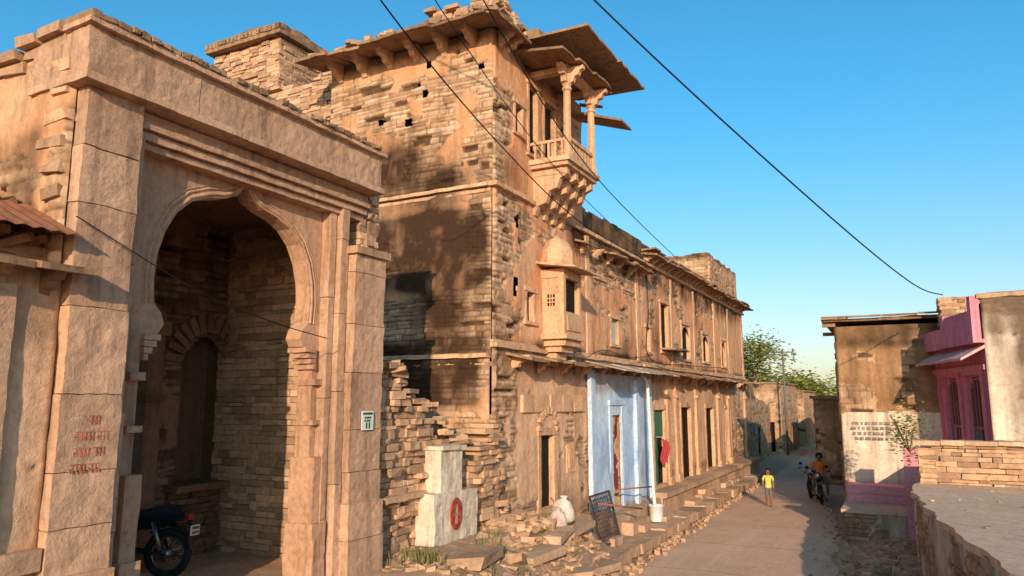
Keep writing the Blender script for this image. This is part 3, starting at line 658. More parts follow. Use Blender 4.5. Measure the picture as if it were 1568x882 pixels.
# ================================================================== ruined wall + shrine + rubble
mb=MB()
stack(mb,(-6.55,8.34,0),(0,1,0),(1,0,0),3.0,1.0,lambda u:4.0-1.45*min(1,u/2.2)+.22*(float(vn(u*5,0,0,3))-.5) if u<2.3 else 2.45-(u-2.3)*.4,.7,prot=.08,lw=(.1,.34),ch=(.05,.13))
stack(mb,(-7.3,8.37,0),(0,1,0),(1,0,0),3.15,1.0,lambda u:4.15-.5*u+.1*float(vn(u*5,0,0,9)),.3,prot=.06)
stack(mb,(-6.35,10.7,0),(0,1,0),(1,0,0),1.0,1.0,lambda u:2.3+1.0*u,.5,prot=.08)
for i in range(40): mb.box(-.16,.16,-.08,.08,-.035,.035,0,.02,Matrix.Translation((-6.8+ru(-.25,.25),8.6+i*.055,3.98-.03*i*1.1+ru(-.04,.06)))@Matrix.Rotation(ru(-.3,.3),4,'Y')@Matrix.Rotation(ru(0,3),4,'Z'))
mb.rbox(-6.75,-6.38,8.45,9.45,2.0,2.08,.14,.02)
mb.obj('ruined_rubble_wall',M_rub)
shr=empty('painted_roadside_shrine')
Mwp=mat_stone('chalky_white_paint',(.78,.68,.58),(.62,.51,.41),(.28,.18,.12),isl=0,dirt=.75,k=.6,bump=.8)
mb=MB();mb.rbox(-6.55,-6.2,9.38,10.6,1.3,2.02,.09,.028);mb.rbox(-6.55,-6.26,9.62,10.22,2.02,2.66,.09,.025);mb.rbox(-6.6,-6.2,9.58,10.26,2.66,2.72,.1,.02)
mb.obj('plastered_block',Mwp,shr)
mb=MB();mb.lathe([(.20,0),(.20,.02)],(-6.185,9.93,1.70),20,0,Matrix.Rotation(math.pi/2,3,'Y'),False,1.2,.8)
mb.box(-6.162,-6.158,9.9,9.95,1.56,1.84,1,.008);mb.box(-6.162,-6.158,9.84,10.0,1.68,1.72,1,.008)
mb.obj('red_painted_emblem',[mat_plain('red_paint',(.40,.065,.045),.85,.6,0,12),mat_plain('worn_white_mark',(.42,.22,.15),.9,.5)],shr)
mb=MB()
mb.rbox(-6.3,-5.75,8.9,10.9,1.02,1.30,.13,.04);mb.rbox(-6.2,-5.45,9.2,10.6,.9,1.12,.13,.04)
mb.obj('shrine_step_slab',M_ledge,shr)
mb=MB()
def gzz(x,y): return float(gz(np.array([x]),np.array([y]))[0])
for i in range(1000):
    y=ru(8.2,14.6);t=R();a=np.interp(y,[8,14.5],[-6.3,-6.4]);b=np.interp(y,[8,11,14.5],[-3.6,-4.1,-5.0]);x=a+(b-a)*t
    s=.02+.07*R()**2*(2.0 if R()<.08 else 1);z=gzz(x,y)+s*.1
    mb.box(-s*1.2,s*1.2,-s*.8,s*.8,-s*.4,s*.4,0,s*.2,Matrix.Translation((x,y,z))@Matrix.Rotation(ru(-.35,.35),4,'X')@Matrix.Rotation(ru(-.3,.3),4,'Y')@Matrix.Rotation(ru(0,3.1),4,'Z'))
for i in range(150):
    y=ru(11.0,13.0);x=ru(-6.4,-5.7);s=ru(.05,.13);z=1.2+.5*R()*max(0,1-abs(y-11.7)/1.2)*max(0,(-5.5-x)/1.0)
    mb.box(-s*1.2,s*1.2,-s*.8,s*.8,-s*.4,s*.4,0,s*.18,Matrix.Translation((x,y,z))@Matrix.Rotation(ru(-.45,.45),4,'X')@Matrix.Rotation(ru(0,3.1),4,'Z'))
mb.obj('fallen_stone_rubble',M_rub)
mb=MB()
for (x,y,w,d,r) in ((-5.4,9.2,.9,.5,.2),(-5.3,10.9,1.0,.5,-.1),(-5.6,12.2,.9,.5,.15),(-5.75,13.4,1.1,.5,0),(-5.0,11.9,.7,.4,.5),(-5.1,13.1,.8,.45,-.3),(-4.7,10.2,.7,.5,.4)):
    M=Matrix.Translation((x,y,gzz(x,y)+.06))@Matrix.Rotation(r,4,'Z')@Matrix.Rotation(ru(-.1,.1),4,'X');mb.box(-d/2,d/2,-w/2,w/2,-.08,.06,0,.03,M)
mb.obj('loose_paving_slabs',M_ledge,None,.01)
# ================================================================== RIGHT SIDE
ra=empty('brown_plaster_house')
wall('front_wall',(-1.62,23,0),(1,0,0),(0,-1,0),3.4,5.6,.035,M_brown,ra,lambda u,v:.66+0*u,lambda u,v:rect(u,v,1.2,4,3.3,5)*.3+rect(u,v,-1,4,4.9,5.8)*.7+blob(u,v,.3,4,.4,1,.4),seed=41,ch=.16,lw=.4,top=lambda u:5.5+0*u)
wall('side_wall',(-1.62,23,0),(0,1,0),(-1,0,0),8,5.5,.06,M_brown,ra,lambda u,v:.6+0*u,lambda u,v:.5+0*u,seed=42)
wall('whitewashed_panel',(-1.60,22.93,.9),(1,0,0),(0,-1,0),2.6,2.3,.035,M_white,ra,lambda u,v:1.0+0*u,lambda u,v:rect(u,v,-1,4,-.2,.35)*.6+blob(u,v,1.9,1.7,.5,.7,.3),seed=43,top=lambda u:2.2+.12*(fbm(u*2,0*u,0*u,3,3)-.5))
mb=MB();mb.box(-1.5,1.7,23.2,31,0,5.4);mb.obj('core',M_dark,ra)
mb=MB()
eave(mb,(-1.95,22.75),(1.2,22.75),(0,-1),5.72,.15,.02,.05,.9,.04);mb.rbox(-1.95,1.6,22.75,31,5.62,5.70,.4,.03);mb.box(-1.95,-1.6,22.9,23.05,5.5,5.6);mb.box(-2.0,-1.6,23.6,23.7,5.3,5.4)
mb.obj('roof_slab',M_slab,ra)
def scribble(mb,O,U,N,W,Hh,rows,th=.01):
    O=Vector(O);U=Vector(U);N=Vector(N)
    for r in range(rows):
        z=Hh-(r+.5)*Hh/rows;s=Hh/rows*.5;u=ru(0,W*.15)
        while u<W*ru(.85,1):
            w=s*ru(1.0,2.6)
            def bar(a,b,c,d):
                P=[]
                for zz in (c,d):
                    for (uu,nn) in ((a,.004),(b,.004),(b,0),(a,0)):
                        q=O+U*uu+N*nn;P.append((q.x,q.y,O.z+zz))
                mb.hexa(P)
            bar(u,u+w,z+s*.5,z+s*.5+th)
            q=u+s*.3
            while q<u+w:
                bar(q,q+th,z-s*.5,z+s*.5)
                if R()<.7: bar(q-s*.35,q,z-s*.1,z-s*.1+th)
                if R()<.5: bar(q-s*.3,q-s*.3+th,z-s*.4,z+.1*s)
                q+=s*.5
            u+=w+s*.5
mb=MB();scribble(mb,(-1.4,22.858,2.3),(1,0,0),(0,-1,0),1.2,.55,4,.013);mb.obj('painted_wall_writing',mat_plain('faded_dark_lettering',(.2,.15,.15),.9),ra)
st=empty('stone_stoop')
wall('stoop_wall',(-1.5,20.3,0),(1,0,0),(0,-1,0),1.9,.72,.03,M_white,st,lambda u,v:.35+0*u,lambda u,v:.3+0*u,seed=44)
wall('stoop_side_wall',(-1.5,20.3,0),(0,1,0),(-1,0,0),2.6,.72,.05,M_white,st,lambda u,v:.4+0*u,lambda u,v:.5+0*u,seed=45)
mb=MB();mb.rbox(-1.56,.5,20.22,22.9,.72,.80,.3,.012,1);mb.rbox(-1.50,-.1,21.9,22.88,.8,1.2,.3,.012);mb.rbox(-1.52,.1,21.86,22.1,1.02,1.22,.3,.01,0)
mb.obj('pink_stoop_slab',[M_pinkp:=mat_stone('pink_paint_slab',(.76,.33,.38),(.66,.27,.31),(.38,.2,.17),isl=0,dirt=.35,k=.3),mat_stone('stoop_top_stone',(.64,.48,.39),(.55,.41,.33),(.28,.19,.13),isl=0,dirt=.4)],st)
mb=MB();mb.rbox(-1.4,.5,20.5,22.8,0,.7,.5,.01);mb.obj('stoop_core',M_rub,st)
ph=empty('pink_porch_house')
A_=np.array([1.74,19.7]);B_=np.array([.84,23.0]);L=float(np.linalg.norm(B_-A_));U_=(B_-A_)/L;N_=np.array([-U_[1],U_[0]])
U3=(U_[0],U_[1],0);N3=(N_[0],N_[1],0)
WN=((.35,1.25,2.0,4.0),(1.75,2.75,2.0,4.0))
wall('porch_wall',(A_[0],A_[1],1.6),U3,N3,L,3.6,.035,M_pink,ph,lambda u,v:1.1+0*u,lambda u,v:rect(u,v,-1,9,0,.5)*.4,holes=[(a,b,c-1.6,d-1.6) for a,b,c,d in WN],seed=46,rug=.01)
mb=MB()
def orient(u,n,z): return (A_[0]+U_[0]*u+N_[0]*n,A_[1]+U_[1]*u+N_[1]*n,z)
def obox(u0,u1,n0,n1,z0,z1,mi=0): mb.hexa([orient(u0,n0,z0),orient(u1,n0,z0),orient(u1,n1,z0),orient(u0,n1,z0),orient(u0,n0,z1),orient(u1,n0,z1),orient(u1,n1,z1),orient(u0,n1,z1)],mi)
for u0,u1,z0,z1 in WN:
    obox(u0-.03,u1+.03,-.09,-.06,z0,z1,1)
    q=u0+.06
    while q<u1: obox(q,q+.05,-.05,-.01,z0,z1,2);q+=.2
    for q in (z0+.08,z0+.75,z1-.12): obox(u0,u1,-.052,.0,q,q+.06,2)
    obox(u0,u0+.28,-.045,-.02,z0,z0+.75,3);obox(u1-.3,u1,-.045,-.02,z0,z0+.75,3)
    obox(u0-.1,u0,-.1,.10,z0,z1,0);obox(u1,u1+.1,-.1,.10,z0,z1,0);obox(u0-.14,u1+.14,-.1,.12,z1,z1+.1,0)
    for k_ in range(7):
        a=k_/6*2-1;hh=.32*(a*a)+.04*(k_%2);c=(u0+u1)/2+a*(u1-u0)/2*.92
        obox(c-.06,c+.06,-.03,.03,z1-hh,z1,0)
mb.obj('lattice_windows',[mat_plain('purple_pink_trim',(.62,.20,.27),.7),M_dark,mat_plain('wood_lattice',(.34,.13,.11),.7),mat_plain('blue_green_panel',(.12,.2,.24),.7)],ph)
mb=MB()
eave(mb,(A_[0]-.02,A_[1]-.1),(B_[0],B_[1]-.1),(N_[0],N_[1]),4.62,.52,.32,.07,3.6,.02)
mb.obj('sloping_porch_roof',mat_stone('pale_pink_roof',(.70,.42,.42),(.6,.34,.34),(.2,.12,.12),isl=.08,dirt=.5,k=.4),ph)
mb=MB()
obox(-.1,L,.0,.26,4.70,4.78,0);obox(-.1,L*.55,.18,.26,4.78,5.45,0);obox(L*.55,L,.18,.26,4.78,5.2,0)
obox(-.12,.06,.14,.32,4.7,5.75,0);obox(L*.52,L*.58,.14,.30,4.7,5.5,0)
obox(0,L,.0,.12,4.1,4.22,0)
mb.obj('pink_balcony_parapet',mat_stone('pink_painted_concrete',(.70,.28,.37),(.6,.22,.3),(.2,.1,.1),isl=.08,dirt=.5,k=.4),ph)
mb=MB();mb.box(1.95,9,19.95,26,1.0,5.7);mb.hexa([(1.9,19.8,1),(3,19.8,1),(3,23.2,1),(1.0,23.2,1),(1.9,19.8,5.2),(3,19.8,5.2),(3,23.2,5.2),(1.0,23.2,5.2)]);mb.obj('core',M_dark,ph)
wh=empty('weathered_white_house')
wall('front_wall',(1.68,19.6,1.6),(1,0,0),(0,-1,0),8,4.3,.04,M_white,wh,lambda u,v:.8-rect(u,v,-.3,9,3.75,4.5)*.5,lambda u,v:rect(u,v,-1,9,3.3,4.4)*.6+blob(u,v,.75,2.5,.3,1.3,.7)+blob(u,v,1.2,3.2,.5,.8,.8)+blob(u,v,.2,3.2,.2,.8,.5),top=lambda u:4.15+.15*fbm(u*2,0*u,0*u,4,3),seed=48)
mb=MB();mb.rbox(1.6,9.7,19.5,19.9,5.70,5.80,.2,.03);stack(mb,(1.0,22.0,0),(1,0,0),(0,-1,0),2.4,5.3,lambda u:6.1,.3);stack(mb,(.95,22.8,0),(0,-1,0),(-1,0,0),1.0,5.3,lambda u:6.05,.3);mb.obj('roof_edge',M_rub,wh)
mb=MB();mb.box(1.75,9.6,19.75,21,1.0,5.7);mb.obj('core',M_dark,wh)
PZ=1.8
mb=MB();stack(mb,(.16,17.0,0),(1,0,0),(0,-1,0),8,1.72,lambda u:2.52+.02*u,.4,ch=(.06,.12),lw=(.15,.5),prot=.05);stack(mb,(.17,17.4,0),(0,-1,0),(-1,0,0),.4,1.72,lambda u:2.5,.3);lw_=mb.obj('dry_stone_low_wall',M_rub)
mb=MB()
x=.08
while x<8: w=ru(.4,.9);mb.rbox(x,x+w-.01,16.9,17.45,2.53+.02*x,2.60+.02*x+ru(0,.03),.12,.03);x+=w
mb.obj('low_wall_coping',M_ledge,lw_)
plat=empty('raised_stone_platform')
pl=[(.38,20.3),(.13,17.0),(.08,15.3),(.21,13.6),(.44,11.5),(.83,8.9),(1.27,6.5),(1.9,4.2)]
for i in range(len(pl)-1):
    a=np.array(pl[i]);b=np.array(pl[i+1]);d=b-a;l=float(np.linalg.norm(d));u=d/l;n=np.array([u[1],-u[0]])
    if n[0]>0:n=-n
    wall('platform_wall',(a[0],a[1],-.1),(u[0],u[1],0),(n[0],n[1],0),l,PZ+.04,.03,M_white,plat,lambda u,v:.42+0*u,lambda u,v:.6-.3*sstep(0,2,v),seed=50+i,ch=.13,lw=.3)
mb=MB()
def cub(pts,n):
    out=[]
    for i in range(len(pts)-1):
        for k in range(n): out.append((pts[i][0]+(pts[i+1][0]-pts[i][0])*k/n,pts[i][1]+(pts[i+1][1]-pts[i][1])*k/n))
    out.append(pts[-1]);return out
edge=[(x-.06+.10*(float(vn(y*3,0,0,5))-.5)+.05*(R()-.5),y) for x,y in cub(pl,9)]
top=[(x,y,PZ) for x,y in edge]+[(12,4.2,PZ),(12,23,PZ),(.6,23,PZ)]
n=len(top);mb.add(top+[(x,y,PZ-.1) for x,y,z in top],[tuple(range(n)),tuple(reversed(range(n,2*n)))]+[(i,(i+1)%n,n+(i+1)%n,n+i) for i in range(n)])
mb.obj('platform_top',mat_stone('platform_plaster_floor',(.78,.57,.44),(.66,.47,.35),(.36,.23,.16),isl=0,dirt=.4,bump=.7),plat)
mb=MB();mb.rbox(-.12,.22,20.0,20.32,0,2.3,.2,.01);mb.rbox(.22,.36,20.3,23,0,1.9,.2,.01);mb.obj('pink_gate_post',M_pinkp,ph)
mb=MB()
for i in range(420):
    y=ru(12,22.5);x=ru(-1.45,.1) if y<20 else ru(-1.7,-1.5);s=ru(.015,.08);z=gzz(x,y)+s*.2
    mb.box(-s*1.2,s*1.2,-s*.8,s*.8,-s*.4,s*.4,0,s*.18,Matrix.Translation((x,y,z))@Matrix.Rotation(ru(-.4,.4),4,'X')@Matrix.Rotation(ru(0,3),4,'Z'))
for i in range(60):
    y=ru(6,16.8);x=float(np.interp(y,[4.2,6.5,8.9,11.5,13.6,15.3,17],[1.9,1.27,.83,.44,.21,.08,.13]))+ru(.1,3)**1.0;s=ru(.01,.03)
    mb.box(x-s,x+s,y-s,y+s,PZ,PZ+s,0,s*.2)
mb.obj('roadside_rubble',M_rub)
# ================================================================== FAR STREET
fa=empty('roadside_compound_wall')
d=np.array([-7.7+6.6,50-35.6]);l=float(np.linalg.norm(d));u=d/l
wall('wall_face',(-6.6,35.6,-.1),(u[0],u[1],0),(u[1],-u[0],0),l,4.6,.08,M_brickf,fa,lambda u,v:.3+0*u,lambda u,v:rect(u,v,0,20,3.6,4.5)*.5,top=lambda u:4.3-.9*sstep(2,9,u)+.5*(fbm(u*.8,0*u,0*u,3,2)-.5),seed=60,ch=.14,lw=.45,holes=[(6,6.9,.1,2.1)])
mb=MB();mb.box(-9.5,-8.2,36,50,0,3.4);mb.obj('core',M_rub,fa)
def house(name,x0,x1,y0,y1,h,mat,seed,openings=(),side=True):
    e=empty(name)
    wall('front_wall',(x0,y0,-.1),(1,0,0),(0,-1,0),x1-x0,h,.08,mat,e,lambda u,v:.5+0*u,lambda u,v:rect(u,v,-1,20,h-.5,h+1)*.5,holes=openings,seed=seed,ch=.14,lw=.4)
    wall('street_wall',(x1,y0,-.1),(0,1,0),(1,0,0),y1-y0,h,.1,mat,e,lambda u,v:.5+0*u,seed=seed+1,ch=.14)
    wall('back_side_wall',(x0,y0,-.1),(0,1,0),(-1,0,0),y1-y0,h,.12,mat,e,lambda u,v:.5+0*u,seed=seed+2,ch=.14)
    mb=MB();mb.rbox(x0-.15,x1+.15,y0-.15,y1,h-.1,h+.02,.5,.03);mb.obj('roof_slab',M_slab,e)
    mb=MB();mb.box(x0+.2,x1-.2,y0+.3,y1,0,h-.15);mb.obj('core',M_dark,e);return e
house('brick_house',-9.9,-7.0,50,58,4.6,M_brickf,61,[(1.9,2.5,.3,2.2),(.8,1.2,1.2,2.0)])
house('brick_house',-8.3,-6.7,60,68,4.2,M_brickf,64,[(.5,1.1,.3,2.2)])
house('village_house',-12.5,-7.6,74,84,3.8,M_white,67,[(3,3.9,.2,2.2)])
house('village_house',-7.2,-3.5,86,96,3.2,M_brickf,70,[(1,1.9,.2,2.1)])
house('village_house',-3.4,0.5,34,44,3.6,M_brown,73)
house('village_house',-4.9,-1.0,50,60,3.2,M_brickf,76)
house('village_house',-6.0,-2.5,66,76,3.0,M_white,79)
mb=MB();mb.box(-8.9,-8.0,73.75,73.85,0,2.6);mb.box(-8.95,-7.95,73.7,73.8,2.6,2.7);mb.obj('blue_painted_door',mat_plain('turquoise_paint',(.12,.38,.5),.6))
lp=MB();px_=-6.5;lp.tube((px_,48.6,0),(px_,48.6,6.5),.075,8,0,.055);lp.tube((px_-.65,48.6,6.4),(px_+.65,48.6,6.4),.035)
for x in (-.6,0,.6): lp.tube((px_+x,48.6,6.4),(px_+x,48.6,6.62),.05)
lp.box(px_-.78,px_-.5,48.5,48.7,6.2,6.34);lp.box(px_+.5,px_+.78,48.5,48.7,6.2,6.34)
lp.obj('street_lamp_pole',mat_plain('dull_steel',(.16,.13,.11),.6))
def leafmat(name,a,b):
    g=G(name,.7);geo=g.n('ShaderNodeNewGeometry')
    c=g.ramp(geo.outputs['Random Per Island'],[(0,a),(1,b)])
    return g.fin(c)
M_leaf=leafmat('tree_leaves',(.08,.09,.018),(.30,.29,.06));M_bark=mat_stone('bark',(.12,.08,.055),(.08,.055,.04),isl=0)
def tree(name,x,y,z0,trunk,cr,ch,nl,ls,seed):
    rr=random.Random(seed);e=empty(name);mb=MB()
    mb.tube((x,y,z0),(x+.1,y,z0+trunk),.16,8,0,.11);cl=[]
    for i in range(9):
        a=rr.uniform(0,6.28);r=cr*rr.uniform(.3,.85);zz=z0+trunk+ch*rr.uniform(.15,.9)
        q=(x+r*math.cos(a),y+r*math.sin(a),zz);mb.tube((x+.1,y,z0+trunk*rr.uniform(.7,1)),q,.07,6,0,.02);cl.append(q)
    mb.obj('trunk_and_limbs',M_bark,e);mb=MB()
    for i in range(28):
        b=cl[i%9];cl.append((b[0]+rr.gauss(0,cr*.35),b[1]+rr.gauss(0,cr*.35),b[2]+rr.gauss(0,ch*.2)))
    for i in range(nl):
        c=rr.choice(cl);s=cr*.22
        p=Vector((c[0]+rr.gauss(0,s),c[1]+rr.gauss(0,s),c[2]+rr.gauss(0,s*.7)))
        M=Matrix.Rotation(rr.uniform(0,6.28),3,'Z')@Matrix.Rotation(rr.uniform(-1.2,1.2),3,'X');k=ls*rr.uniform(.6,1.4)
        mb.add([p+M@Vector(q) for q in ((-k,0,0),(0,-k*.45,0),(k,0,0),(0,k*.45,0))],[(0,1,2,3)])
    mb.obj('leaf_crown',M_leaf,e)
tree('leafy_tree',-9.9,54,0,4.5,2.5,3.2,4600,.12,1)
tree('leafy_tree',-12.5,60,0,4.6,2.8,3.2,4000,.15,2)
tree('leafy_tree',-10.5,100,0,2.5,4,3.0,3500,.25,3)
tree('leafy_tree',-5.5,105,0,2.5,4,3.2,3500,.25,4)
tree('leafy_tree',-14,100,0,2.5,4.5,3.6,3500,.25,6)
tree('leafy_tree',0,110,0,2.5,4,3.0,3000,.25,5)
mb=MB();rr=random.Random(5)
for i in range(9000):
    x=rr.uniform(-160,120);y=rr.uniform(150,180);z=rr.uniform(0,3.5+2.5*math.sin(x*.13)*math.sin(x*.05+1));k=rr.uniform(.4,1.1)
    M=Matrix.Rotation(rr.uniform(0,6.28),3,'Z')@Matrix.Rotation(rr.uniform(-1.3,1.3),3,'X')
    mb.add([Vector((x,y,z))+M@Vector(q) for q in ((-k,0,0),(0,-k*.6,0),(k,0,0),(0,k*.6,0))],[(0,1,2,3)])
mb.obj('distant_tree_line',M_leaf)
def tufts(name,spots,n,h,mat,spread=.12):
    mb=MB()
    for (x,y,z) in spots:
        for i in range(n):
            a=ru(0,6.28);r=spread*math.sqrt(R());bx_,by_=x+r*math.cos(a),y+r*math.sin(a);hh=h*ru(.4,1.2);l=ru(0,.6)*hh;w=.005;b2=ru(0,6.28)
            t=(bx_+l*math.cos(a),by_+l*math.sin(a),z+hh)
            m=(bx_+l*.35*math.cos(a),by_+l*.35*math.sin(a),z+hh*.6)
            c,s_=math.cos(b2)*w,math.sin(b2)*w
            mb.add([(bx_-c,by_-s_,z),(bx_+c,by_+s_,z),(m[0]+c*.8,m[1]+s_*.8,m[2]),(m[0]-c*.8,m[1]-s_*.8,m[2]),t],[(0,1,2,3),(3,2,4)])
    return mb.obj(name,mat)
M_dry=leafmat('dry_grass_blades',(.20,.10,.045),(.36,.20,.10));M_weed=leafmat('weed_leaves',(.09,.09,.025),(.30,.25,.07))
tufts('dry_roof_grass',[(ru(-10.5,-9.0),ru(11.5,11.7),10.8+.15*R()) for i in range(10)]+[(ru(-12,-10.5),ru(11.6,12.2),10.7+.2*R()) for i in range(10)],10,.17,M_dry)
tufts('roadside_weeds',[(x:=ru(-6.3,-5.7),y:=ru(8.4,9.1),gzz(x,y)) for i in range(14)]+[(x:=ru(-6.2,-4.8),y:=ru(9,14),gzz(x,y)) for i in range(14)]+[(x:=ru(-1.2,0),y:=ru(13,19),gzz(x,y)) for i in range(14)],18,.22,M_weed)
def bush(name,c,r,n,k,mat,sy=.4,sz=.5):
    mb=MB()
    for i in range(10):
        a=ru(0,6.28);mb.tube((c[0],c[1],c[2]-r),(c[0]+r*.8*math.cos(a),c[1]+r*.5*math.sin(a),c[2]+ru(-.3,1)*r),.008,5,1)
    for i in range(n):
        p=Vector((c[0]+random.gauss(0,r*.5),c[1]+random.gauss(0,r*sy),c[2]+random.gauss(0,r*sz)))
        M=Matrix.Rotation(ru(0,6.28),3,'Z')@Matrix.Rotation(ru(-1.2,1.2),3,'X');q=k*ru(.6,1.4)
        mb.add([p+M@Vector(w) for w in ((-q,0,0),(0,-q*.4,0),(q,0,0),(0,q*.4,0))],[(0,1,2,3)])
    return mb.obj(name,[mat,M_bark])
bush('yellow_green_shrub',(.02,18.9,2.7),.42,800,.045,M_weed,.4,.65)
# ================================================================== SMALL OBJECTS
Mblk=mat_plain('black_paint',(.02,.02,.022),.3);Mrub=mat_plain('tyre_rubber',(.025,.024,.023),.9);Mchr=mat_plain('chrome',(.30,.29,.28),.35,.1,1);Mred=mat_plain('red_tank',(.30,.02,.02),.3);Mseat=mat_plain('seat_vinyl',(.03,.03,.035),.5)
Mwht=mat_plain('white_plate',(.7,.68,.62),.6,.1)
def motorcycle(name,loc,ang,tank):
    mb=MB()
    for x in (-.64,.66):
        mb.torus((x,0,.30),(0,1,0),.255,.048,28,8,1);mb.torus((x,0,.30),(0,1,0),.205,.014,28,6,2);mb.tube((x,-.07,.3),(x,.07,.3),.05,10,2)
        for i in range(12):
            a=i*math.pi/6;mb.tube((x,ru(-.03,.03),.3),(x+.2*math.cos(a),0,.3+.2*math.sin(a)),.004,4,2)
        pr=[(-.31,.05),(-.27,.2),(-.16,.315),(0,.35),(.15,.31),(.22,.25),(.21,.235),(.14,.295),(0,.33),(-.15,.295),(-.25,.19),(-.29,.05)]
        if x>0: pr=[(-a,b) for a,b in pr]
        mb.prism(pr,(x,0,.30),(1,0,0),(0,0,1),(0,1,0),.12,0)
    for s in (-1,1):
        mb.tube((.66,.08*s,.3),(.42,.08*s,.92),.022,8,2);mb.tube((-.64,.1*s,.3),(-.15,.1*s,.34),.02,8,0);mb.tube((-.6,.12*s,.34),(-.48,.12*s,.68),.028,8,2)
        mb.tube((.40,.02*s,.98),(.33,.34*s,1.03),.012,8,2);mb.tube((.33,.30*s,1.03),(.28,.40*s,1.02),.019,8,1)
        mb.tube((.38,.22*s,1.02),(.40,.28*s,1.17),.006,6,2);mb.lathe([(.055,0),(.06,.012),(.03,.02)],(.4,.3*s,1.19),12,0,Matrix.Rotation(-math.pi/2,3,'Y'))
        mb.lathe([(.025,0),(.035,.03),(.02,.05)],(-.80,.16*s,.66),8,3)
        mb.tube((.35,.1*s,.8),(-.1,.1*s,.3),.02,8,0)
        mb.tube((-.15,.08*s,.68),(-.78,.08*s,.72),.014,6,0)
    mb.lathe([(.0,-.26),(.10,-.25),(.145,-.1),(.15,.08),(.11,.22),(.0,.27)],(.17,0,.84),14,3,Matrix.Rotation(math.pi/2,3,'Y'),True,.72,.95)
    mb.prism([(-.82,.0),(-.6,-.04),(-.1,-.07),(.0,-.02),(-.05,.03),(-.35,.035),(-.55,.09),(-.84,.07)],(0,0,.79),(1,0,0),(0,0,1),(0,1,0),.24,4)
    mb.prism([(-.86,.02),(-.55,-.12),(-.2,-.15),(-.12,.0),(-.5,.02),(-.86,.08)],(0,0,.72),(1,0,0),(0,0,1),(0,1,0),.19,0)
    mb.box(-.16,.2,-.12,.12,.28,.5,2,.01);mb.box(.0,.18,-.09,.09,.5,.68,0,.01)
    for k in range(5): mb.box(-.02,.2,-.11,.11,.51+.033*k,.52+.033*k,2)
    mb.tube((.15,-.12,.36),(.0,-.15,.24),.02,8,2);mb.tube((.0,-.15,.24),(-.72,-.15,.34),.035,10,2)
    mb.lathe([(.04,-.1),(.09,-.03),(.1,.04),(.09,.05)],(.50,0,.90),14,2,Matrix.Rotation(math.pi/2,3,'Y'));mb.box(.42,.5,-.06,.06,.98,1.03,0)
    mb.box(-.90,-.86,-.07,.07,.70,.77,5);mb.box(-.965,-.955,-.11,.11,.52,.64,6);mb.tube((-.86,0,.7),(-.95,0,.58),.015,6,0)
    for i in range(6): mb.box(-.968,-.965,-.09+.03*i,-.072+.03*i,.59,.625,1);mb.box(-.968,-.965,-.09+.03*i,-.072+.03*i,.535,.57,1)
    mb.tube((-.1,.1,.28),(-.05,.26,.03),.01,6,2)
    o=mb.obj(name,[Mblk,Mrub,Mchr,tank,Mseat,mat_plain('tail_lamp',(.35,.02,.02),.3),Mwht])
    o.location=loc;o.rotation_euler=(math.radians(4),0,ang);return o
motorcycle('motorcycle',(-8.78,6.18,gzz(-8.4,6.1)),math.radians(204),Mblk)
motorcycle('motorcycle',(-2.75,27.6,.03),math.radians(-80),Mred)
motorcycle('motorcycle',(-3.05,29.2,.03),math.radians(-95),Mblk)
def sack(name,x,y,z,s,mat):
    mb=MB();mb.lathe([(.5*s,0),(.62*s,.15*s),(.6*s,.6*s),(.42*s,1.0*s),(.16*s,1.15*s),(.24*s,1.3*s),(.1*s,1.32*s)],(x,y,z),14,0,None,True,1,.75)
    P=np.array(mb.v);P+=np.stack([fbm(P[:,0]*9,P[:,1]*9,P[:,2]*9,3,q)-.5 for q in range(3)],1)*.16*s;mb.v=P.tolist();return mb.obj(name,mat)
Msack=mat_plain('woven_sack',(.62,.51,.43),.9,.4)
sack('cement_sack',-5.75,13.0,gzz(-5.75,13.0)+.1,.36,Msack);sack('cement_sack',-5.7,12.65,gzz(-5.7,12.65)+.05,.28,mat_plain('pinkish_sack',(.6,.42,.38),.9,.4))
mb=MB();mb.lathe([(.15,0),(.155,.02),(.19,.38),(.205,.385),(.2,.4),(.185,.4),(.15,.05)],(-5.75,18.8,.40),20,0);mb.torus((-5.75,18.8,.78),(0,.3,1),.2,.005,20,5,0);mb.obj('white_bucket',mat_plain('white_plastic',(.72,.70,.66),.4,.08))
mb=MB();M=Matrix.Translation((-5.75,14.9,.42))@Matrix.Rotation(math.radians(-14),4,'Y')
def fb(a,b,c,d,e,f): mb.box(a,b,c,d,e,f,0,0,M)
fb(-.02,.02,0,.04,0,1.0);fb(-.02,.02,1.16,1.2,0,1.0);fb(-.02,.02,0,1.2,-.04,0);fb(-.02,.02,0,1.2,1.0,1.04)
for i in range(1,14): fb(-.008,.008,i*.086-.006,i*.086+.006,0,1.0)
for i in range(1,12): fb(-.007,.009,0,1.2,i*.085-.005,i*.085+.005)
mb.obj('leaning_iron_grille',mat_plain('rusty_iron',(.07,.05,.045),.7,.4))
curve('white_drain_pipe',[(-5.75,18.7,.75),(-5.8,18.75,1.2),(-6.0,19.15,3.9),(-6.2,19.3,4.1)],.045,Mwht)
mb=MB();nC=10;vs=[];fs=[]
for i in range(nC+1):
    for k in range(nC+1):
        a=i/nC;b=k/nC;vs.append((-6.22+.05*math.sin(a*14)+.03*math.sin(b*5),21.0+.6*a+.05*math.sin(b*6),2.35-.65*b-.12*a+.05*math.sin(a*9)*b))
for i in range(nC):
    for k in range(nC): fs.append((i*(nC+1)+k,i*(nC+1)+k+1,(i+1)*(nC+1)+k+1,(i+1)*(nC+1)+k))
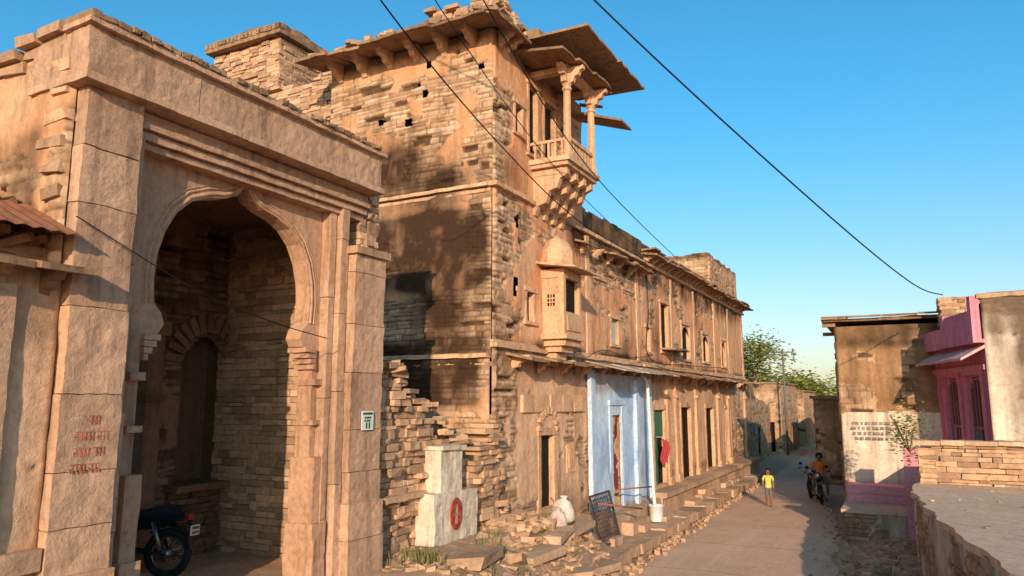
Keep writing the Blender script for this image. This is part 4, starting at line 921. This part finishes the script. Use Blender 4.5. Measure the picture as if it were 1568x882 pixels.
mb.add(vs,fs,0,True);mb.tube((-6.25,20.6,2.4),(-6.25,23,2.3),.006,5,1);mb.obj('hanging_red_cloth',[mat_plain('red_cloth',(.45,.06,.06),.9),Mwht])
sg=empty('house_number_plate')
mb=MB();mb.box(GX+.155,GX+.165,7.82,8.06,3.02,3.27);mb.obj('plate',Mwht,sg)
mb=MB();mb.box(GX+.166,GX+.169,7.84,8.04,3.22,3.25,0);scribble(mb,(GX+.1655,7.85,3.12),(0,1,0),(1,0,0),.17,.08,2,.005);mb.box(GX+.166,GX+.169,7.90,7.93,3.04,3.12,0);mb.box(GX+.166,GX+.169,7.96,7.99,3.04,3.12,0);mb.obj('plate_lettering',mat_plain('green_lettering',(.04,.1,.06),.7),sg)
mb=MB();scribble(mb,(GX+.160,3.95,2.75),(0,1,0),(1,0,0),.3,.55,4,.010);mb.obj('faded_red_wall_writing',mat_plain('faded_red_lettering',(.50,.16,.10),.9,.4),gate)
mb=MB()
for a,b,r in (((-6.0,15.2,1.25),(-5.4,16.6,1.0),.02),((-6.1,16.9,1.35),(-5.7,18.3,1.3),.018),((-6.0,13.0,1.6),(-5.5,13.5,.8),.02)): mb.tube(a,b,r,8)
mb.obj('loose_pipe',mat_plain('orange_pipe',(.35,.12,.07),.6))
Mcab=mat_plain('cable_rubber',(.015,.014,.014),.6)
def cable(name,pts,r):
    P=[Vector(p) for p in pts];out=[];n=len(P)
    for i in range(n-1):
        p0=P[max(i-1,0)];p1=P[i];p2=P[i+1];p3=P[min(i+2,n-1)]
        for k in range(12):
            t=k/12;out.append(.5*((2*p1)+(p2-p0)*t+(2*p0-5*p1+4*p2-p3)*t*t+(3*p1-p0-3*p2+p3)*t**3))
    out.append(P[-1]);return curve(name,[tuple(p) for p in out],r,Mcab,None,2)
cable('overhead_cable',[(-5.6,6.4,11.6),(-3.43,9,8.92),(-1.1,13,6.68),(.3,17.4,5.85),(1.0,20.6,5.95)],.013)
cable('overhead_cable',[(-4.7,4.3,8.6),(-5.0,6.28,7.95),(-5.5,10.05,7.5),(-5.9,14.5,7.2),(-6.2,20.6,7.33)],.010)
cable('overhead_cable',[(-4.2,5.5,9.4),(-4.5,7.76,8.58),(-5.0,12.8,7.75),(-6.2,23.2,7.97)],.010)
cable('overhead_cable',[(-4.6,5.5,8.9),(-4.9,7.4,8.35),(-5.4,12.3,7.6),(-6.3,20.6,7.5)],.007)
cable('overhead_cable',[(-6.3,3.8,5.0),(-6.25,5.08,4.5),(-6.25,6.1,4.28),(-6.3,7.05,4.17)],.006)
cable('wall_cable',[(-6.35,20.4,7.4),(-6.33,20.5,6),(-6.3,20.4,4.6),(-6.2,24,4.55),(-6.3,30,4.7)],.012)
cable('wall_cable',[(-6.3,14.6,4.0),(-6.1,16,4.55),(-6.15,18,4.5),(-6.3,20.4,4.65)],.008)
# ================================================================== PEOPLE
def person(name,loc,ang,h,J,cols,cls):
    e=empty(name)
    V=[];E=[];Rr=[]
    def v(p,r): V.append(tuple(c*h for c in p));Rr.append(r*h);return len(V)-1
    pel=v(J['pel'],.075);sp_=v(J['sp'],.068);chs=v(J['ch'],.078);nk=v(J['nk'],.032);hd=v(J['hd'],.058);ht=v(J['ht'],.05)
    E+=[(pel,sp_),(sp_,chs),(chs,nk),(nk,hd),(hd,ht)]
    for s in ('L','R'):
        sh=v(J['sh'+s],.040);el=v(J['el'+s],.028);wr=v(J['wr'+s],.019);pm=v(J['pm'+s],.021);E+=[(chs,sh),(sh,el),(el,wr),(wr,pm)]
        P=Vector(J['pm'+s]);d=(P-Vector(J['wr'+s])).normalized()
        for k in range(4):
            o=Vector((0,(k-1.5)*.010,0));q=v(tuple(P+o+d*.022),.0065);w=v(tuple(P+o*1.3+d*(.045-.004*abs(k-1.2))+Vector((0,-.006,0))),.005);E+=[(pm,q),(q,w)]
        q=v(tuple(P+Vector((0,-.026,0))+d*.008),.0065);E.append((pm,q))
        hp=v(J['hp'+s],.056);kn=v(J['kn'+s],.038);an=v(J['an'+s],.024);to=v(J['to'+s],.022);E+=[(pel,hp),(hp,kn),(kn,an),(an,to)]
    me=bpy.data.meshes.new(name+'_body');me.from_pydata(V,E,[]);o=bpy.data.objects.new('body',me);link(o)
    o.modifiers.new('s','SKIN');m2=o.modifiers.new('ss','SUBSURF');m2.levels=1;m2.render_levels=1
    for i,sv in enumerate(me.skin_vertices[0].data): sv.radius=(Rr[i],Rr[i]);sv.use_root=(i==0)
    dg=bpy.context.evaluated_depsgraph_get();nm=bpy.data.meshes.new_from_object(o.evaluated_get(dg));bpy.data.objects.remove(o)
    for c in cols: nm.materials.append(c)
    for p in nm.polygons:
        c=p.center/h;p.material_index=cls(c);p.use_smooth=True
    b=bpy.data.objects.new('body',nm);link(b,e)
    mb=MB();H=Vector(J['hd'])*h;k=h
    mb.lathe([(.0,-.055),(.045,-.04),(.062,0),(.06,.03),(.035,.066),(.0,.075)],(H.x,H.y+.008*k,H.z+.012*k),14,0,Matrix.Scale(k,3),True,1.0,1.1)
    mb.obj('head',cols[0],e)
    mb=MB();mb.lathe([(.066,-.02),(.069,.01),(.064,.045),(.038,.078),(.0,.086)],(H.x,H.y+.02*k,H.z+.018*k),14,0,Matrix.Scale(k,3),True,1.0,1.12);mb.obj('hair',cols[3],e)
    mb=MB()
    mb.prism([(0,-.012),(.012,-.012),(0,.012)],(H.x,H.y-.058*k,H.z),(0,-k,0),(0,0,k),(1,0,0),.012*k,0)
    for s in (-1,1):
        mb.lathe([(.006,0),(.006,.003)],(H.x+s*.023*k,H.y-.0625*k,H.z+.012*k),8,1,Matrix.Rotation(math.pi/2,3,'X')@Matrix.Scale(k,3));mb.lathe([(.004,-.014),(.01,0),(.004,.014)],(H.x+s*.064*k,H.y+.01*k,H.z),8,0,Matrix.Scale(k,3))
    mb.box(H.x-.016*k,H.x+.016*k,H.y-.062*k,H.y-.055*k,H.z-.03*k,H.z-.025*k,2)
    mb.obj('face',[cols[0],cols[3],mat_plain('lips',(.25,.08,.06),.6)],e)
    e.location=loc;e.rotation_euler=(0,0,ang);return e
Msk=mat_plain('brown_skin',(.22,.11,.07),.6,.1);Myl=mat_plain('yellow_shirt',(.62,.52,.12),.9,.15);Mor=mat_plain('orange_shirt',(.75,.20,.04),.9,.15);Msh=mat_plain('grey_shorts',(.16,.14,.15),.9,.2);Mhr=mat_plain('black_hair',(.012,.01,.009),.6)
walk=dict(pel=(0,0,.52),sp=(0,0,.62),ch=(0,0,.73),nk=(0,-.005,.83),hd=(0,-.012,.90),ht=(0,-.01,.945),
 shL=(.105,0,.785),elL=(.135,.04,.63),wrL=(.13,-.01,.50),pmL=(.13,-.03,.46),shR=(-.105,0,.785),elR=(-.14,.01,.63),wrR=(-.135,-.07,.52),pmR=(-.13,-.09,.485),
 hpL=(.05,0,.49),knL=(.055,-.05,.27),anL=(.055,-.07,.035),toL=(.06,-.13,.022),hpR=(-.05,0,.49),knR=(-.055,-.005,.26),anR=(-.055,.08,.05),toR=(-.055,.025,.022))
person('walking_child',(-4.1,25.7,.03),math.radians(10),1.22,walk,[Msk,Myl,Msh,Mhr],lambda c: 1 if (.5<c.z<.81 and (abs(c.x)<.12 or c.z>.68)) else (2 if .30<c.z<=.5 and abs(c.x)<.115 else 0))
sit=dict(pel=(0,.05,.50),sp=(0,.03,.60),ch=(0,.0,.71),nk=(0,-.02,.81),hd=(0,-.035,.88),ht=(0,-.03,.93),
 shL=(.11,0,.77),elL=(.16,-.1,.66),wrL=(.17,-.24,.62),pmL=(.17,-.27,.615),shR=(-.11,0,.77),elR=(-.16,-.1,.66),wrR=(-.17,-.24,.62),pmR=(-.17,-.27,.615),
 hpL=(.06,.02,.49),knL=(.12,-.2,.42),anL=(.13,-.12,.17),toL=(.13,-.2,.15),hpR=(-.06,.02,.49),knR=(-.12,-.2,.42),anR=(-.13,-.12,.17),toR=(-.13,-.2,.15))
person('seated_rider',(-2.73,27.85,.03),math.radians(8),1.66,sit,[Msk,Mor,Msh,Mhr],lambda c: 1 if (c.z>.5 and c.z<.8 and c.y>-.2) else (2 if c.z<=.5 and c.z>.2 else 0))
# ================================================================== LIGHT, SKY, CAMERA
el=math.radians(15);az=math.radians(23)
d=Vector((-math.sin(az)*math.cos(el),math.cos(az)*math.cos(el),-math.sin(el)))
L_=bpy.data.lights.new('sun','SUN');L_.energy=5.0;L_.angle=math.radians(.5);L_.color=(1,.80,.57)
so=bpy.data.objects.new('sun',L_);so.rotation_euler=d.to_track_quat('-Z','Y').to_euler();link(so)
w=bpy.data.worlds.new('World');sc.world=w;w.use_nodes=True;t=w.node_tree
sky=t.nodes.new('ShaderNodeTexSky');sky.sky_type='NISHITA';sky.sun_disc=False;sky.sun_elevation=el;sky.sun_rotation=math.pi-az;sky.air_density=1.0;sky.dust_density=1.0;sky.ozone_density=1.5
bg=t.nodes['Background'];bg.inputs[1].default_value=.145
tc=t.nodes.new('ShaderNodeTexCoord');sx_=t.nodes.new('ShaderNodeSeparateXYZ');t.links.new(tc.outputs['Generated'],sx_.inputs[0])
mr=t.nodes.new('ShaderNodeMapRange');mr.interpolation_type='SMOOTHSTEP';mr.inputs[1].default_value=-.02;mr.inputs[2].default_value=.42;t.links.new(sx_.outputs['Z'],mr.inputs[0])
gm=t.nodes.new('ShaderNodeMix');gm.data_type='RGBA';gm.inputs[6].default_value=(1.12,1.05,1.12,1);gm.inputs[7].default_value=(.40,1.28,1.55,1);t.links.new(mr.outputs[0],gm.inputs[0])
mm=t.nodes.new('ShaderNodeMix');mm.data_type='RGBA';mm.blend_type='MULTIPLY';mm.inputs[0].default_value=1;t.links.new(sky.outputs[0],mm.inputs[6]);t.links.new(gm.outputs[2],mm.inputs[7])
t.links.new(mm.outputs[2],bg.inputs[0])
cam=bpy.data.cameras.new('camera');cam.lens=25.97;cam.sensor_width=36;cam.clip_end=4000;cam.clip_start=.05
co=bpy.data.objects.new('camera',cam);co.location=(0,0,3.4);co.rotation_euler=(math.radians(98.7),0,math.radians(27.7));link(co);sc.camera=co
sc.view_settings.view_transform='Standard';sc.view_settings.look='None';sc.view_settings.exposure=0
